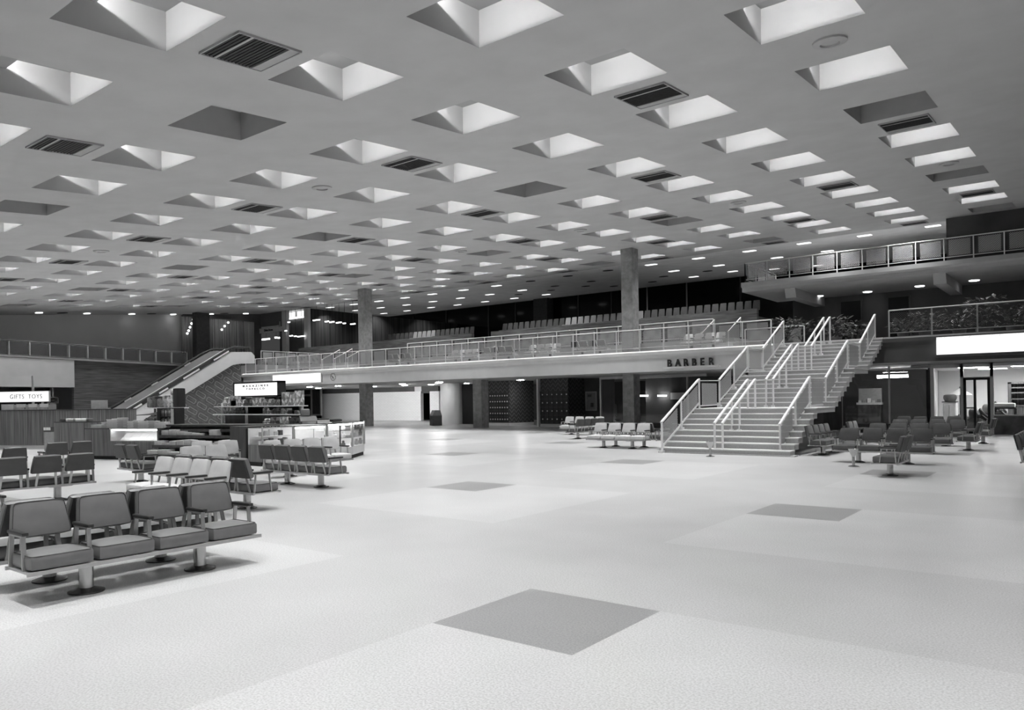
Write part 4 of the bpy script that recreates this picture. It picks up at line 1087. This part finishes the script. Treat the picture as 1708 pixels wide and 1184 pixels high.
for k in range(5):
    p = on_top(oK, anK, xa_ + .2 + k * (LK - xa_ - .3) / 5, .3)
    g = MB().extrude([(0, -.14, 0), ((LK - xa_ - .3) / 5 - .01, -.14, 0), ((LK - xa_ - .3) / 5 - .01, .1, .19), (0, .1, .19)], (0, .01, .012)).build('display_card', 'paper_white', None); g.location = (p[0], p[1], .54); g.rotation_euler = (0, 0, R(anK))
    tag(g, 'bright white card in the small lit display window, %s from the left' % ordn(k + 1), 'card', 'cards in the lit display')
def prism2(poly, z0, z1, shrink=0.0):
    c = sum(poly, Vector((0, 0))) / len(poly)
    return MB().extrude([(*(p + (c - p) * shrink), z0) for p in poly], (0, 0, z1 - z0))
def seg(P0, P1, z0, z1, th, off=0.0):
    n = Vector((-(P1 - P0).y, (P1 - P0).x)).normalized(); P0 = P0 + n * off; P1 = P1 + n * off
    return MB().extrude([(*P0, z0), (*P1, z0), (*(P1 + n * th), z0), (*(P0 + n * th), z0)], (0, 0, z1 - z0))
for k in range(14):                                       # paper goods on the corner block
    u = 148 + k * 8.8; v = 714
    if 196 < u < 205: continue
    p = PZ(u, v, .9)
    base = Vector(on_top((p.x, p.y), anK, 0, .25))
    h_ = [.10, .12, .18, .26, .30, .31, .05, .2, .24, .22, .2, .22, .16, .18][k]
    g = MB()
    for m in range(int(h_ / .025)): g.box(-.11 + .012 * ((m * 7) % 3), .11 + .012 * ((m * 5) % 3), -.1, .1, m * .025, m * .025 + .02)
    g = g.build('paper_stack', ['paper_white', 'goods_e', 'goods_d'][k % 3], None); g.location = (base.x, base.y, .9); g.rotation_euler = (0, 0, R(anK))
    tag(g, 'stack of pale papers on the slatted display counter, %s from the left' % ordn(k + 1), 'papers', 'paper stacks on the display counter')
# tiered newspaper shelves
MA, MBp = PZ(266, 711, .95), PZ(431, 711, .95)
oM, LM, anM = frame_at(MA, MBp)
q = T('newspaper_shelves', 'long dark stepped newspaper shelves in the middle of the kiosk front', 'shelves', oM, anM)
MB().box(0, LM, .35, .9, 0, .95).build('body', 'wood_dark', q)
for k, (y0, z) in enumerate(((-.5, .18), (-.25, .42), (.0, .68), (.2, .84))):
    MB().box(0, LM, y0, .4, z - .03, z).build('shelf', 'wood_dark', q); MB().box(0, LM, y0 - .02, y0, z - .05, z + .03).build('shelf_lip', 'wood_dark', q)
MB().box(-.05, 0, .15, .9, 0, .97).build('end_panel', 'wood_dark', q); MB().box(LM, LM + .05, .15, .9, 0, .97).build('end_panel', 'wood_dark', q); MB().box(0, LM, .2, .9, .95, .99).build('counter_top', 'wood_dark', q)
random.seed(5); cnt = 0
for row, (yy, z, n, skip) in enumerate(((-.45, .18, 9, {3, 4, 5}), (-.2, .42, 13, set()), (.04, .68, 12, {5, 7, 8, 9, 10, 11}))):
    for k in range(n):
        if k in skip: continue
        w = LM / n; hh = random.uniform(.09, .2)
        p = on_top(oM, anM, w * (k + .5), yy + .14)
        g = MB()
        for m in range(max(2, int(hh / .02))): g.box(-w * .47 + random.uniform(-.01, .01), w * .47, -.13, .13, m * .02, m * .02 + .017)
        g = g.build('newspaper_stack', random.choice(['paper_grey', 'goods_d', 'goods_d']), None); g.location = (p[0], p[1], z); g.rotation_euler = (0, 0, R(anM))
        tag(g, 'folded newspaper stack on the %s newspaper shelf, %s from the left' % (['lowest', 'middle', 'top'][row], ordn(k + 1)), 'newspapers', 'newspaper stacks')
# spinner rack with books and the board above it
a = PY(281, 712, 11.9)
q = T('book_rack', 'dark standing rack of books beside the newspaper shelves', 'rack', (a.x, a.y, .9), 20)
MB().box(-.34, -.22, -.1, .3, 0, .55).box(.22, .34, -.1, .3, 0, .55).box(-.34, .34, .25, .3, 0, .55).build('rack_frame', 'letter_dark', q)
for z in (0, .27): MB().box(-.22, .22, -.1, .25, z, z + .02).build('shelf', 'letter_dark', q)
MB().box(.2, .3, -.12, -.1, 0, .52).build('end_board', 'goods_d', q); MB().box(-.05, .05, .05, .15, -.9, 0).build('post', 'letter_dark', q)
c_, s_ = cos(R(20)), sin(R(20))
for z in (0, 1):
    for k in range(8):
        g = MB().box(-.02, .02, -.06, .12, 0, .2 + .02 * (k % 3)).build('rack_book', 'print_' + 'bcadbcda'[k], None)
        x = -.19 + k * .05; g.location = (a.x + c_ * x, a.y + s_ * x, .9 + .02 + .27 * z); g.rotation_euler = (0, 0, R(20))
        tag(g, 'book in the dark rack, %s from the left on its %s shelf' % (ordn(k + 1), ['lower', 'upper'][z]), 'book', 'books in the rack')
a, c = PY(240, 680, 12.6), PY(298, 680, 12.6)
q = T('toy_shelf', 'pale high shelf board with toys, in front of the escalator foot', 'shelf', (a.x, 12.6, a.z - .03), 0)
w = c.x - a.x
MB().box(0, w, 0, .35, 0, .03).build('board', 'shelf_white', q)
for x in (w * .18, w * .75): MB().box(x - .03, x + .03, .15, .2, -(a.z - .03), 0).build('post', 'letter_dark', q)
for k, (f, ww, hh, mt) in enumerate([(.10, .22, .34, 'goods_b'), (.26, .26, .38, 'goods_a'), (.40, .2, .3, 'goods_b'), (.55, .2, .4, 'goods_c'), (.66, .16, .34, 'goods_d'), (.76, .12, .58, 'goods_e'), (.88, .34, .62, 'letter_dark')]):
    g = MB().cushion((0, .17, hh / 2), (ww / 2, .13, hh / 2), .03).build('boxed_toy', mt.replace('goods', 'print'), None, True); g.location = (a.x + w * f, 12.6, a.z)
    tag(g, 'boxed toy on the high pale shelf board, %s from the left' % ordn(k + 1), 'toy box', 'toys on the high shelf')
for k, (u0, u1, v, y) in enumerate([(227, 262, 693, 12.2), (243, 266, 698, 12.0)]):
    a, c = PY(u0, v, y), PY(u1, v, y)
    q = T('display_board', 'flat dark display board left of the book rack, %s one' % ['upper', 'lower'][k], 'display board', (a.x, y, a.z), 0)
    MB().extrude([(0, 0, 0), (c.x - a.x, 0, .02), (c.x - a.x, 0, .12), ((c.x - a.x) * .6, 0, .06), (0, 0, .02)], (0, .22, 0)).build('arm_plate', 'goods_b', q)
    MB().box(c.x - a.x - .06, c.x - a.x, .08, .14, -a.z, .02).build('stand_post', 'letter_dark', q)
# white display shelves
YD = 13.2
a, c = PY(358, 677.5, YD), PY(497, 677, YD)
zt = a.z; z2 = PY(430, 690.5, YD).z
q = T('display_shelves', 'open white display shelves full of goods below the magazines sign', 'shelves', (a.x, YD, 0))
w = c.x - a.x
MB().box(-.05, w, 0, .35, zt - .03, zt).build('shelf', 'shelf_white', q); MB().box(-.12, w - .05, 0, .35, z2 - .03, z2).build('shelf', 'shelf_white', q)
MB().box(0, w, 0, .4, .86, .9).build('shelf', 'shelf_white', q)
for f in (.03, .34, .985): MB().box(w * f - .03, w * f + .03, .16, .22, 0, zt + (.1 if f < .1 else 0)).build('upright', 'shelf_white', q)
MB().box(0, w, .36, .4, .0, z2).build('back_panel', 'wood_dark', q)
def goods(pts, base_v, y, z, zone, nm='shelf_goods', cat='packet'):
    for k, (u0, u1, vt, mt, kind) in enumerate(pts):
        p0, p1 = PY(u0, base_v, y), PY(u1, vt, y); ww = p1.x - p0.x; hh = max(.05, p1.z - z)
        if kind == 'c': b = MB().lathe([(ww * .5, 0), (ww * .5, hh * .8), (ww * .3, hh * .9), (ww * .3, hh)], n=12)
        elif kind == 't': b = MB().cushion((0, 0, hh * .35), (ww * .5, .09, hh * .35), .04).cushion((0, 0, hh * .8), (ww * .32, .08, hh * .2), .04)
        elif kind == 'f': b = MB().box(-ww / 2, ww / 2, -.02, .03, 0, hh).box(-ww * .3, ww * .3, -.03, -.02, hh * .55, hh * .85).box(-ww * .35, ww * .35, -.03, -.02, hh * .1, hh * .4)
        else: b = MB().box(-ww / 2, ww / 2, -.09, .09, 0, hh)
        g = b.build(nm, mt.replace('goods', 'print'), None, kind in 'ct'); g.location = ((p0.x + p1.x) / 2, y + .18, z)
        tag(g, '%s %s, %s from the left' % ({'c': 'jar', 't': 'toy', 'f': 'display card', 'b': 'box'}[kind], zone, ordn(k + 1)), {'c': 'jar', 't': 'toy', 'f': 'card', 'b': 'box'}[kind], 'goods ' + zone)
goods([(366, 378, 662, 'goods_d', 't'), (379, 389, 660, 'goods_c', 'b'), (380.5, 389.5, 668, 'goods_e', 'b'), (391, 401, 666, 'goods_d', 'b'), (402, 412, 662, 'goods_a', 't'), (413, 431, 663, 'goods_d', 'f'), (433, 444, 665, 'goods_c', 'b'),
       (446, 457, 666, 'goods_b', 'f'), (462, 481, 653.5, 'goods_d', 'f'), (484, 497, 651, 'goods_e', 'f')], 677, YD, zt, 'on the top white shelf')
goods([(365, 381, 679, 'goods_d', 'f'), (384, 402, 680, 'goods_a', 't'), (432, 438, 679, 'goods_e', 'c'), (440, 447, 684, 'goods_d', 'b'), (448, 454, 681, 'goods_c', 'c'), (456, 463, 680, 'goods_b', 't'), (464, 474, 681, 'goods_d', 'b'), (476, 483, 684, 'goods_a', 'b'), (484, 489, 684, 'goods_e', 'c')], 690, YD, z2, 'on the second white shelf')
goods([(433, 444, 700, 'goods_d', 't'), (446, 455, 696, 'goods_b', 'b'), (459, 475, 695, 'goods_e', 'f'), (477, 491, 697, 'goods_a', 'b')], 708, 12.9, .95, 'on the counter below the white shelves')
# the magazines sign
a, c = PY(391.5, 660.5, YD + .4), PY(463, 637.5, YD + .4)
q = T('magazines_sign', 'glowing framed sign reading MAGAZINES TOBACCO above the white shelves', 'sign', (a.x, YD + .4, a.z))
w, hh = c.x - a.x, c.z - a.z
MB().box(0, w, 0, .05, 0, hh).build('lit_panel', 'sign_glow', q)
MB().box(-.05, 0, -.02, .25, -.04, hh + .04).box(w, w + .05, -.02, .25, -.04, hh + .04).box(-.05, w + .05, -.02, .25, hh, hh + .05).box(-.05, w + .05, -.02, .25, -.05, 0).build('frame', 'letter_dark', q)
text('lettering', 'MAGAZINES', hh * .22, 'letter_faint', q, (w / 2, -.012, hh * .72), (R(90), 0, 0), .004, 'CENTER', 1.7, .003, 2.0)
text('lettering', 'TOBACCO', hh * .20, 'letter_faint', q, (w / 2, -.012, hh * .48), (R(90), 0, 0), .004, 'CENTER', 1.6, .003, 2.0)
for x in (.2, w - .2): MB().box(x - .03, x + .03, .1, .16, .0 - a.z, -.05).build('post', 'letter_dark', q)
# right counters: wood front with goods under glass, lit case, lit corner case
XC = -16.2
def ycase(u): return PX(u, 710, XC).y
y0, y1, y2, y3 = ycase(437), ycase(490), ycase(545), 13.75
def case(label, ya, yb_, lit, H=.97):
    q = T('glass_case', label, 'display case', (XC, ya, 0), 90); w = yb_ - ya
    MB().box(0, w, 0, .6, .1, .36 if lit else .52).build('base', 'plaster_light' if lit else 'wood_slats', q); MB().box(0, w, .06, .6, 0, .1).build('kick_board', 'black_void', q)
    MB().box(0, w, 0, .6, H - .04, H).build('top', 'paint_grey' if lit else 'case_glass', q)
    MB().box(.0, .03, 0, .03, .36, H).box(w - .03, w, 0, .03, .36, H).build('frame', 'frame_metal', q)
    zb_ = .36 if lit else .52
    MB().box(.03, w - .03, .0, .006, zb_, H - .04).build('front_glass', 'case_glass', q)
    MB().box(0, w, .55, .6, zb_, H - .04).build('back', 'paper_white', q)
    if lit: MB().box(.05, w - .05, .05, .1, H - .09, H - .05).build('lamp_tube', 'case_glow', q)
    MB().box(.03, w - .03, .02, .5, zb_ + .2, zb_ + .215).build('shelf', 'shelf_white' if not lit else 'case_glass', q)
    return q
case('wood fronted glass counter full of small packets right of the newspaper shelves', y0, y1, False)
case('lit glass display case left of the corner case', y1 + .01, y2 - .01, True)
for k in range(11):
    g = MB().box(-.04, .04, -.05, .05, 0, .1 + .03 * (k % 3)).build('small_carton', 'goods_' + 'edcdbecdeda'[k], None); w = (y1 - y0 - .1) / 6
    g.location = (XC - .2, y0 + .08 + w * (k % 6) + .03, .735 if k >= 6 else .52); tag(g, 'small packet in the wood fronted glass counter, %s on its %s level' % (ordn(k % 6 + 1), 'upper' if k >= 6 else 'lower'), 'packet', 'packets in the glass counter')
for k in range(7):
    g = MB().lathe([(.05, 0), (.06, .05), (.03, .1), (.0, .12)], n=10).build('small_figurine', 'goods_' + 'adbcade'[k], None, True)
    g.location = (XC - .22, y1 + .1 + k * (y2 - y1 - .2) / 6, .36); tag(g, 'small ornament in the lit glass case, %s from the left' % ordn(k + 1), 'ornament', 'ornaments in the lit case')
P608 = PZ(608, 758); P592 = Vector((XC, 13.72))
poly = [Vector((XC, y2 + .01)), P592, Vector((P608.x, P608.y)), Vector((P608.x - .6, P608.y)), Vector((XC - .65, y2 + .01))]
q = T('corner_glass_case', 'lit corner glass case with cut corner at the right end of the kiosk', 'display case', (0, 0, 0))
prism2(poly, .1, .32).build('base', 'plaster_light', q); prism2(poly, 0, .1, .05).build('kick_board', 'black_void', q)
prism2(poly, .96, .99).build('top', 'case_glass', q)
for k in range(2): seg(poly[k], poly[k + 1], .32, .96, .008).build('front_glass', 'case_glass', q)
for p in poly[:3]: MB().box(p.x - .02, p.x + .02, p.y - .02, p.y + .02, .32, .99).build('frame_post', 'frame_metal', q)
seg(poly[1] + Vector((-.05, .05)), poly[2], .92, .955, .06, .04).build('lamp_tube', 'case_glow', q)
seg(poly[0], poly[1], .92, .955, .05, .04).build('lamp_tube', 'case_glow', q)
prism2(poly, .56, .57, .06).build('shelf', 'case_glass', q); prism2(poly, .76, .77, .06).build('shelf', 'case_glass', q)
seg(poly[0], poly[1], .32, .92, .02, .55).build('back', 'paper_white', q)
random.seed(9)
for k in range(18):
    f = (k % 6 + .5) / 6; p = poly[1] * (1 - f) + poly[2] * f if k % 2 else poly[0] * (1 - f) + poly[1] * f
    z = [.32, .57, .77][k // 6]; n = Vector((-.7, .1)) * .22
    g = MB().cushion((0, 0, .06), (.05, .05, .06), .03).cushion((0, 0, .145), (.035, .035, .035), .03).build('souvenir', 'goods_' + random.choice('abcde'), None, True)
    g.location = (p.x + n.x, p.y + n.y, z); tag(g, 'small souvenir in the corner glass case, number %s along its %s level' % (ordn(k % 6 + 1), ['lowest', 'middle', 'top'][k // 6]), 'souvenir', 'souvenirs in the corner case')
a, c = PX(504, 709, -17.0), PX(524, 709, -17.0)
q = T('cash_register', 'dark rounded cash register on the counter before the glazed door', 'cash register', (-17.0, (a.y + c.y) / 2, .97), 60)
MB().extrude([(-.22, -.2, 0), (-.22, .2, 0), (-.22, .2, .22), (-.22, -.02, .2), (-.22, -.2, .08)], (.44, 0, 0)).build('body', 'goods_a', q); MB().cushion((-.06, .12, .30), (.12, .09, .09), .03).build('drum', 'goods_b', q, True); MB().cushion((-.06, .12, .39), (.11, .08, .02), .015).build('drum_cap', 'goods_c', q, True)
MB().box(-.18, .18, -.205, -.19, .01, .07).build('keyboard', 'goods_c', q)
for k, (u0, u1, z, mt, nm) in enumerate([(521, 547, .97, 'goods_e', 'lowest white'), (522, 546, 1.02, 'goods_d', 'middle pale'), (527, 545, 1.06, 'letter_dark', 'topmost black')]):
    a, c = PX(u0, 705, -17.1), PX(u1, 705, -17.1)
    g = MB().box(-.2, .1, 0, c.y - a.y, 0, .04).build('flat_book', mt, None); g.location = (-17.1, a.y, z); tag(g, '%s book in the pile right of the cash register' % nm, 'book', 'books by the register')
a, c = PX(549, 704, -17.3), PX(565, 704, -17.3)
g = MB().cushion((0, (c.y - a.y) / 2, .04), (.12, (c.y - a.y) / 2, .04), .03).build('folded_bag', 'letter_dark', None, True); g.location = (-17.25, a.y, .99); tag(g, 'black folded bag on the corner case right of the books', 'bag')
ST('trim_kiosk', MB().box(-17.6, -16.85, y0, 13.9, .92, .97).box(-17.6, -16.9, y0, 13.9, 0, .92), 'wood_dark')

# ================================================================== FAR LEFT CORNER OF THE MEZZANINE
# curtained glazing beside the black column
XW = -56.9
for k, (u0, u1) in enumerate([(303, 329), (350, 384), (384.5, 424)]):
    a, c = PX(u0, 560, XW), PX(u1, 560, XW)
    zt_ = PX(u0, [527.5, 531, 534][k], XW).z
    b = MB(); n = 24; pts = []
    for m in range(n + 1): pts.append((XW + .06 * sin(m * 2.4), a.y + (c.y - a.y) * m / n))
    b.extrude([(x, y, 4.0) for x, y in pts] + [(XW - .1, c.y, 4.0), (XW - .1, a.y, 4.0)], (0, 0, zt_ - 4.0))
    q = T('curtain', 'pleated grey curtain at the back of the mezzanine, %s from the left' % ordn(k + 1), 'curtain', (0, 0, 0), 0, 'mezzanine curtains')
    b.build('fabric', 'curtain', q); MB().box(XW - .05, XW + .12, a.y, c.y, zt_, zt_ + .1).build('curtain_track', 'plaster_dark', q)
def bulb(u, v, x, label, grp):
    p = PX(u, v, x)
    q = T('bracket_bulb', label, 'lamp', p, 0, grp)
    MB().cushion((0, 0, 0), (.085, .085, .085), .084).build('bulb', 'bulb_glow', q, True); MB().tube([(0, 0, 0), (-.45, 0, .05)], .02, 6).build('arm', 'frame_metal', q)
for k, (u, v) in enumerate([(322.3, 532.7), (319.7, 539.6), (317, 545.7), (314.7, 551.4), (312.3, 556)]): bulb(u, v, XW + .45, 'small glowing bulb left of the black column, %s from the top' % ordn(k + 1), 'bulbs left of the column')
for k, (u, v) in enumerate([(380.7, 537.8), (374.7, 543.8), (370, 549.7)]): bulb(u, v, XW + .45, 'small glowing bulb right of the black column, %s from the top' % ordn(k + 1), 'bulbs right of the column')
# Dining Room sign wall
YC = 44.0
a, c = PY(424, 582, YC), PY(482, 527, YC)
ST('wall_dining', MB().box(a.x, c.x, YC, YC + .2, 3.6, 5.2).box(a.x, c.x, YC + 3, YC + 3.2, 3.6, 9.6), 'plaster_dark')
ST('trim_13', MB().box(-57.4, PY(474, 541, 38.4).x, 38.35, 38.6, PY(470, 541, 38.4).z, cz(38.4)), 'plaster_dark')
a, c = PY(428.5, 555.5, 38.2), PY(468, 545.5, 38.2)
q = T('dining_room_sign', 'framed hanging sign reading Dining Room at far left of the mezzanine', 'sign', (a.x, 38.2, a.z))
w, hh = c.x - a.x, c.z - a.z
MB().box(0, w, 0, .06, 0, hh).build('panel', 'goods_d', q); MB().box(0, w, -.03, .08, hh, hh + .06).box(0, w, -.03, .08, -.06, 0).box(-.06, 0, -.03, .08, -.06, hh + .06).box(w, w + .06, -.03, .08, -.06, hh + .06).build('frame', 'goods_d', q)
for x in (.2, w - .2): MB().box(x - .015, x + .015, .02, .14, hh + .06, hh + .5).build('hanger', 'frame_metal', q)
text('lettering', 'Dining Room', hh * .85, 'letter_dark', q, (w / 2, -.02, hh * .26), (R(90), 0, 0), .01, 'CENTER', .98, .012)
for k, (u0, u1, v) in enumerate([(424, 429, 569), (432, 434, 565.5), (436.5, 449, 566.3), (458, 461, 563), (463, 465.5, 563.5)]):
    a, c = PY(u0, v, YC - .3), PY(u1, v, YC - .3)
    q = T('strip_lamp', 'small lit strip lamp below the Dining Room sign, %s from the left' % ordn(k + 1), 'lamp', (a.x, YC - .3, a.z), 0, 'dining room strip lamps'); MB().box(0, c.x - a.x, 0, .1, -.07, .07).build('tube', 'bulb_glow', q); MB().box((c.x - a.x) / 2 - .01, (c.x - a.x) / 2 + .01, .08, .1, .07, cz(YC) - a.z).build('hanger', 'letter_dark', q)
# glowing panel between two posts stands in for the lit room beyond; strip lights
YB2 = 39.7
for k, (u0, u1) in enumerate([(474, 481), (511, 517)]):
    a, c = PY(u0, 580, 38.4).x, PY(u1, 580, 38.4).x
    ST('trim_%d' % (14 + k), MB().box(a, c, 38.2, 38.5, 4.2, cz(38.4)), 'plaster_mid')
a, c = PY(478.5, 533, YB2), PY(512, 512, YB2)
ST('wall_lit_room', MB().box(a.x, c.x, YB2 + .08, YB2 + .3, 3.6, cz(YB2) - .02), 'plaster_dark')
q = T('window_41', 'glowing panel standing in for the lit room behind the far left mezzanine window', 'light panel', (a.x, YB2, a.z)); q['kind'] = 'structure'
w, hh = c.x - a.x, min(c.z, cz(YB2) - .05) - a.z
MB().box(0, w, 0, .06, .1, hh).build('lit_panel', 'sign_glow', q); MB().box(w * .47, w * .52, -.05, 0, 0, hh).build('mullion', 'frame_metal', q); MB().box(0, w, -.1, .05, .0, .10).build('sill', 'bulb_glow', q)  # sill glows as well, the room's light put into its material
for k, (u0, u1, v) in enumerate([(484, 489, 560.3), (491.5, 495, 561), (497, 509, 561.5), (523, 534, 534.5), (543, 549, 536.5), (550.5, 558, 537.5), (561.5, 570, 538.5), (573, 577, 539.5), (585.5, 593, 540.8), (476, 479, 552), (481, 484, 537.5)]):
    a, c = PY(u0, v, 38.1), PY(u1, v, 38.1)
    q = T('strip_lamp', 'thin bright lamp in the dark corner glazing, %s listed from the left window' % ordn(k + 1), 'lamp', (a.x, 38.02, a.z), 0, 'corner glazing lamps'); MB().box(0, c.x - a.x, 0, .08, -.04, .04).build('tube', 'bulb_glow', q); MB().box((c.x - a.x) / 2 - .01, (c.x - a.x) / 2 + .01, .06, .08, .04, cz(38) - a.z).build('hanger', 'letter_dark', q)
ST('wall_corner_dark', MB().box(PY(517, 570, 38.3).x, -39.0, 38.3, 38.4, 4.2, 5.2), 'curtain_dark')

# ================================================================== PLANTS
def plant(label, x, y, z, s, n, spread, seed, mats=('leaf', 'leaf_pale'), tall=1.0):
    random.seed(seed)
    t = T('potted_plant', label, 'plant', (x, y, z), 0, 'plants by the stairhead')
    MB().lathe([(.30 * s, 0), (.36 * s, .34 * s), (.33 * s, .34 * s), (.3 * s, .28 * s), (0, .28 * s)], n=16).build('planter', 'plaster_dark', t, True)
    b = MB(); c = MB()
    for k in range(7):
        a = random.uniform(0, 2 * pi); e = (spread * .6 * cos(a), spread * .6 * sin(a), .3 * s + random.uniform(.5, 1.0) * tall)
        c.tube([(0, 0, .25 * s), (e[0] * .4, e[1] * .4, .3 * s + .5 * (e[2] - .3 * s)), e], [.02, .015, .008], 5)
    for k in range(n):
        a = random.uniform(0, 2 * pi); rr = spread * random.random() ** .6
        p = Vector((rr * cos(a), rr * sin(a), .35 * s + random.random() ** .8 * tall)); l = random.uniform(.14, .30); w = l * .3
        d = Vector((cos(a + random.uniform(-.9, .9)), sin(a + random.uniform(-.9, .9)), random.uniform(-.5, .8))).normalized(); q = d.cross(Vector((0, 0, 1))).normalized()
        m = p + d * l * .5 + Vector((0, 0, .02))
        b.cm = 1 if k % 9 == 0 else 0
        b.add([p, m + q * w, p + d * l, m - q * w, m + Vector((0, 0, .012))], [(0, 1, 4), (1, 2, 4), (2, 3, 4), (3, 0, 4)])
    c.build('stems', 'leaf', t, True); b.build('foliage', list(mats), t)
for k, (u, v, y, s, n, sp, tl, lb) in enumerate([(1312, 560, 32.4, .9, 170, .55, .95, 'dark plant right behind the left stairhead railing'), (1338, 556, 34.6, .9, 150, .5, 1.0, 'dark plant left of the centre handrails at the stairhead'), (1392, 556, 32.4, 1.0, 200, .6, .8, 'wide dark plant right of the centre handrails at the stairhead'),
     (1428, 551, 35.0, .9, 150, .5, .8, 'dark plant left of the right stairhead railing'), (1506, 548, 31.0, .7, 110, .4, .45, 'small plant behind the first bay of the right mezzanine railing'), (1545, 545, 32.0, .9, 170, .55, .7, 'plant behind the second bay of the right mezzanine railing'),
     (1600, 540, 31.0, .8, 110, .45, .6, 'plant with pale leaves behind the third bay of the right mezzanine railing'), (1642, 536, 32.4, 1.0, 130, .6, 1.15, 'tall plant rising above the right mezzanine railing'), (1692, 532, 31.2, .9, 110, .45, .6, 'plant at the right edge of the picture behind the mezzanine railing')]):
    p = PY(u, v, y); plant(lb, p.x, y, FZ, s * .8, n, sp, 20 + k, tall=tl)

# ================================================================== LIGHT, CAMERA, RENDER LOOK
w = bpy.data.worlds.new('night_hall_world'); SC.world = w; w.use_nodes = True
w.node_tree.nodes['Background'].inputs[0].default_value = g3(1); w.node_tree.nodes['Background'].inputs[1].default_value = .05
cam = bpy.data.cameras.new('camera'); co = bpy.data.objects.new('camera', cam); COL.objects.link(co); SC.camera = co
cam.sensor_width = 36; cam.lens = 36 * FOC / 1708; cam.clip_end = 300
cam.shift_y = (HY - 592) / 1708; cam.shift_x = -(HX - 854) / 1708
co.matrix_world = Matrix.Translation(EYEP * G) @ Matrix.Rotation(YAW, 4, 'Z') @ Matrix.Rotation(R(90), 4, 'X') @ Matrix.Rotation(ROLL, 4, 'Z')
for o in list(SC.objects):
    if o.parent is None and o.type != 'CAMERA':
        o.location = o.location * G; o.scale = o.scale * G
vs = SC.view_settings; vs.view_transform = 'Standard'; vs.look = 'None'; vs.gamma = 1; vs.use_curve_mapping = False
vs.exposure = 0.0
SC.cycles.use_denoising = True; SC.cycles.max_bounces = 6; SC.cycles.diffuse_bounces = 4; SC.cycles.transparent_max_bounces = 24
SC.cycles.sample_clamp_indirect = 6
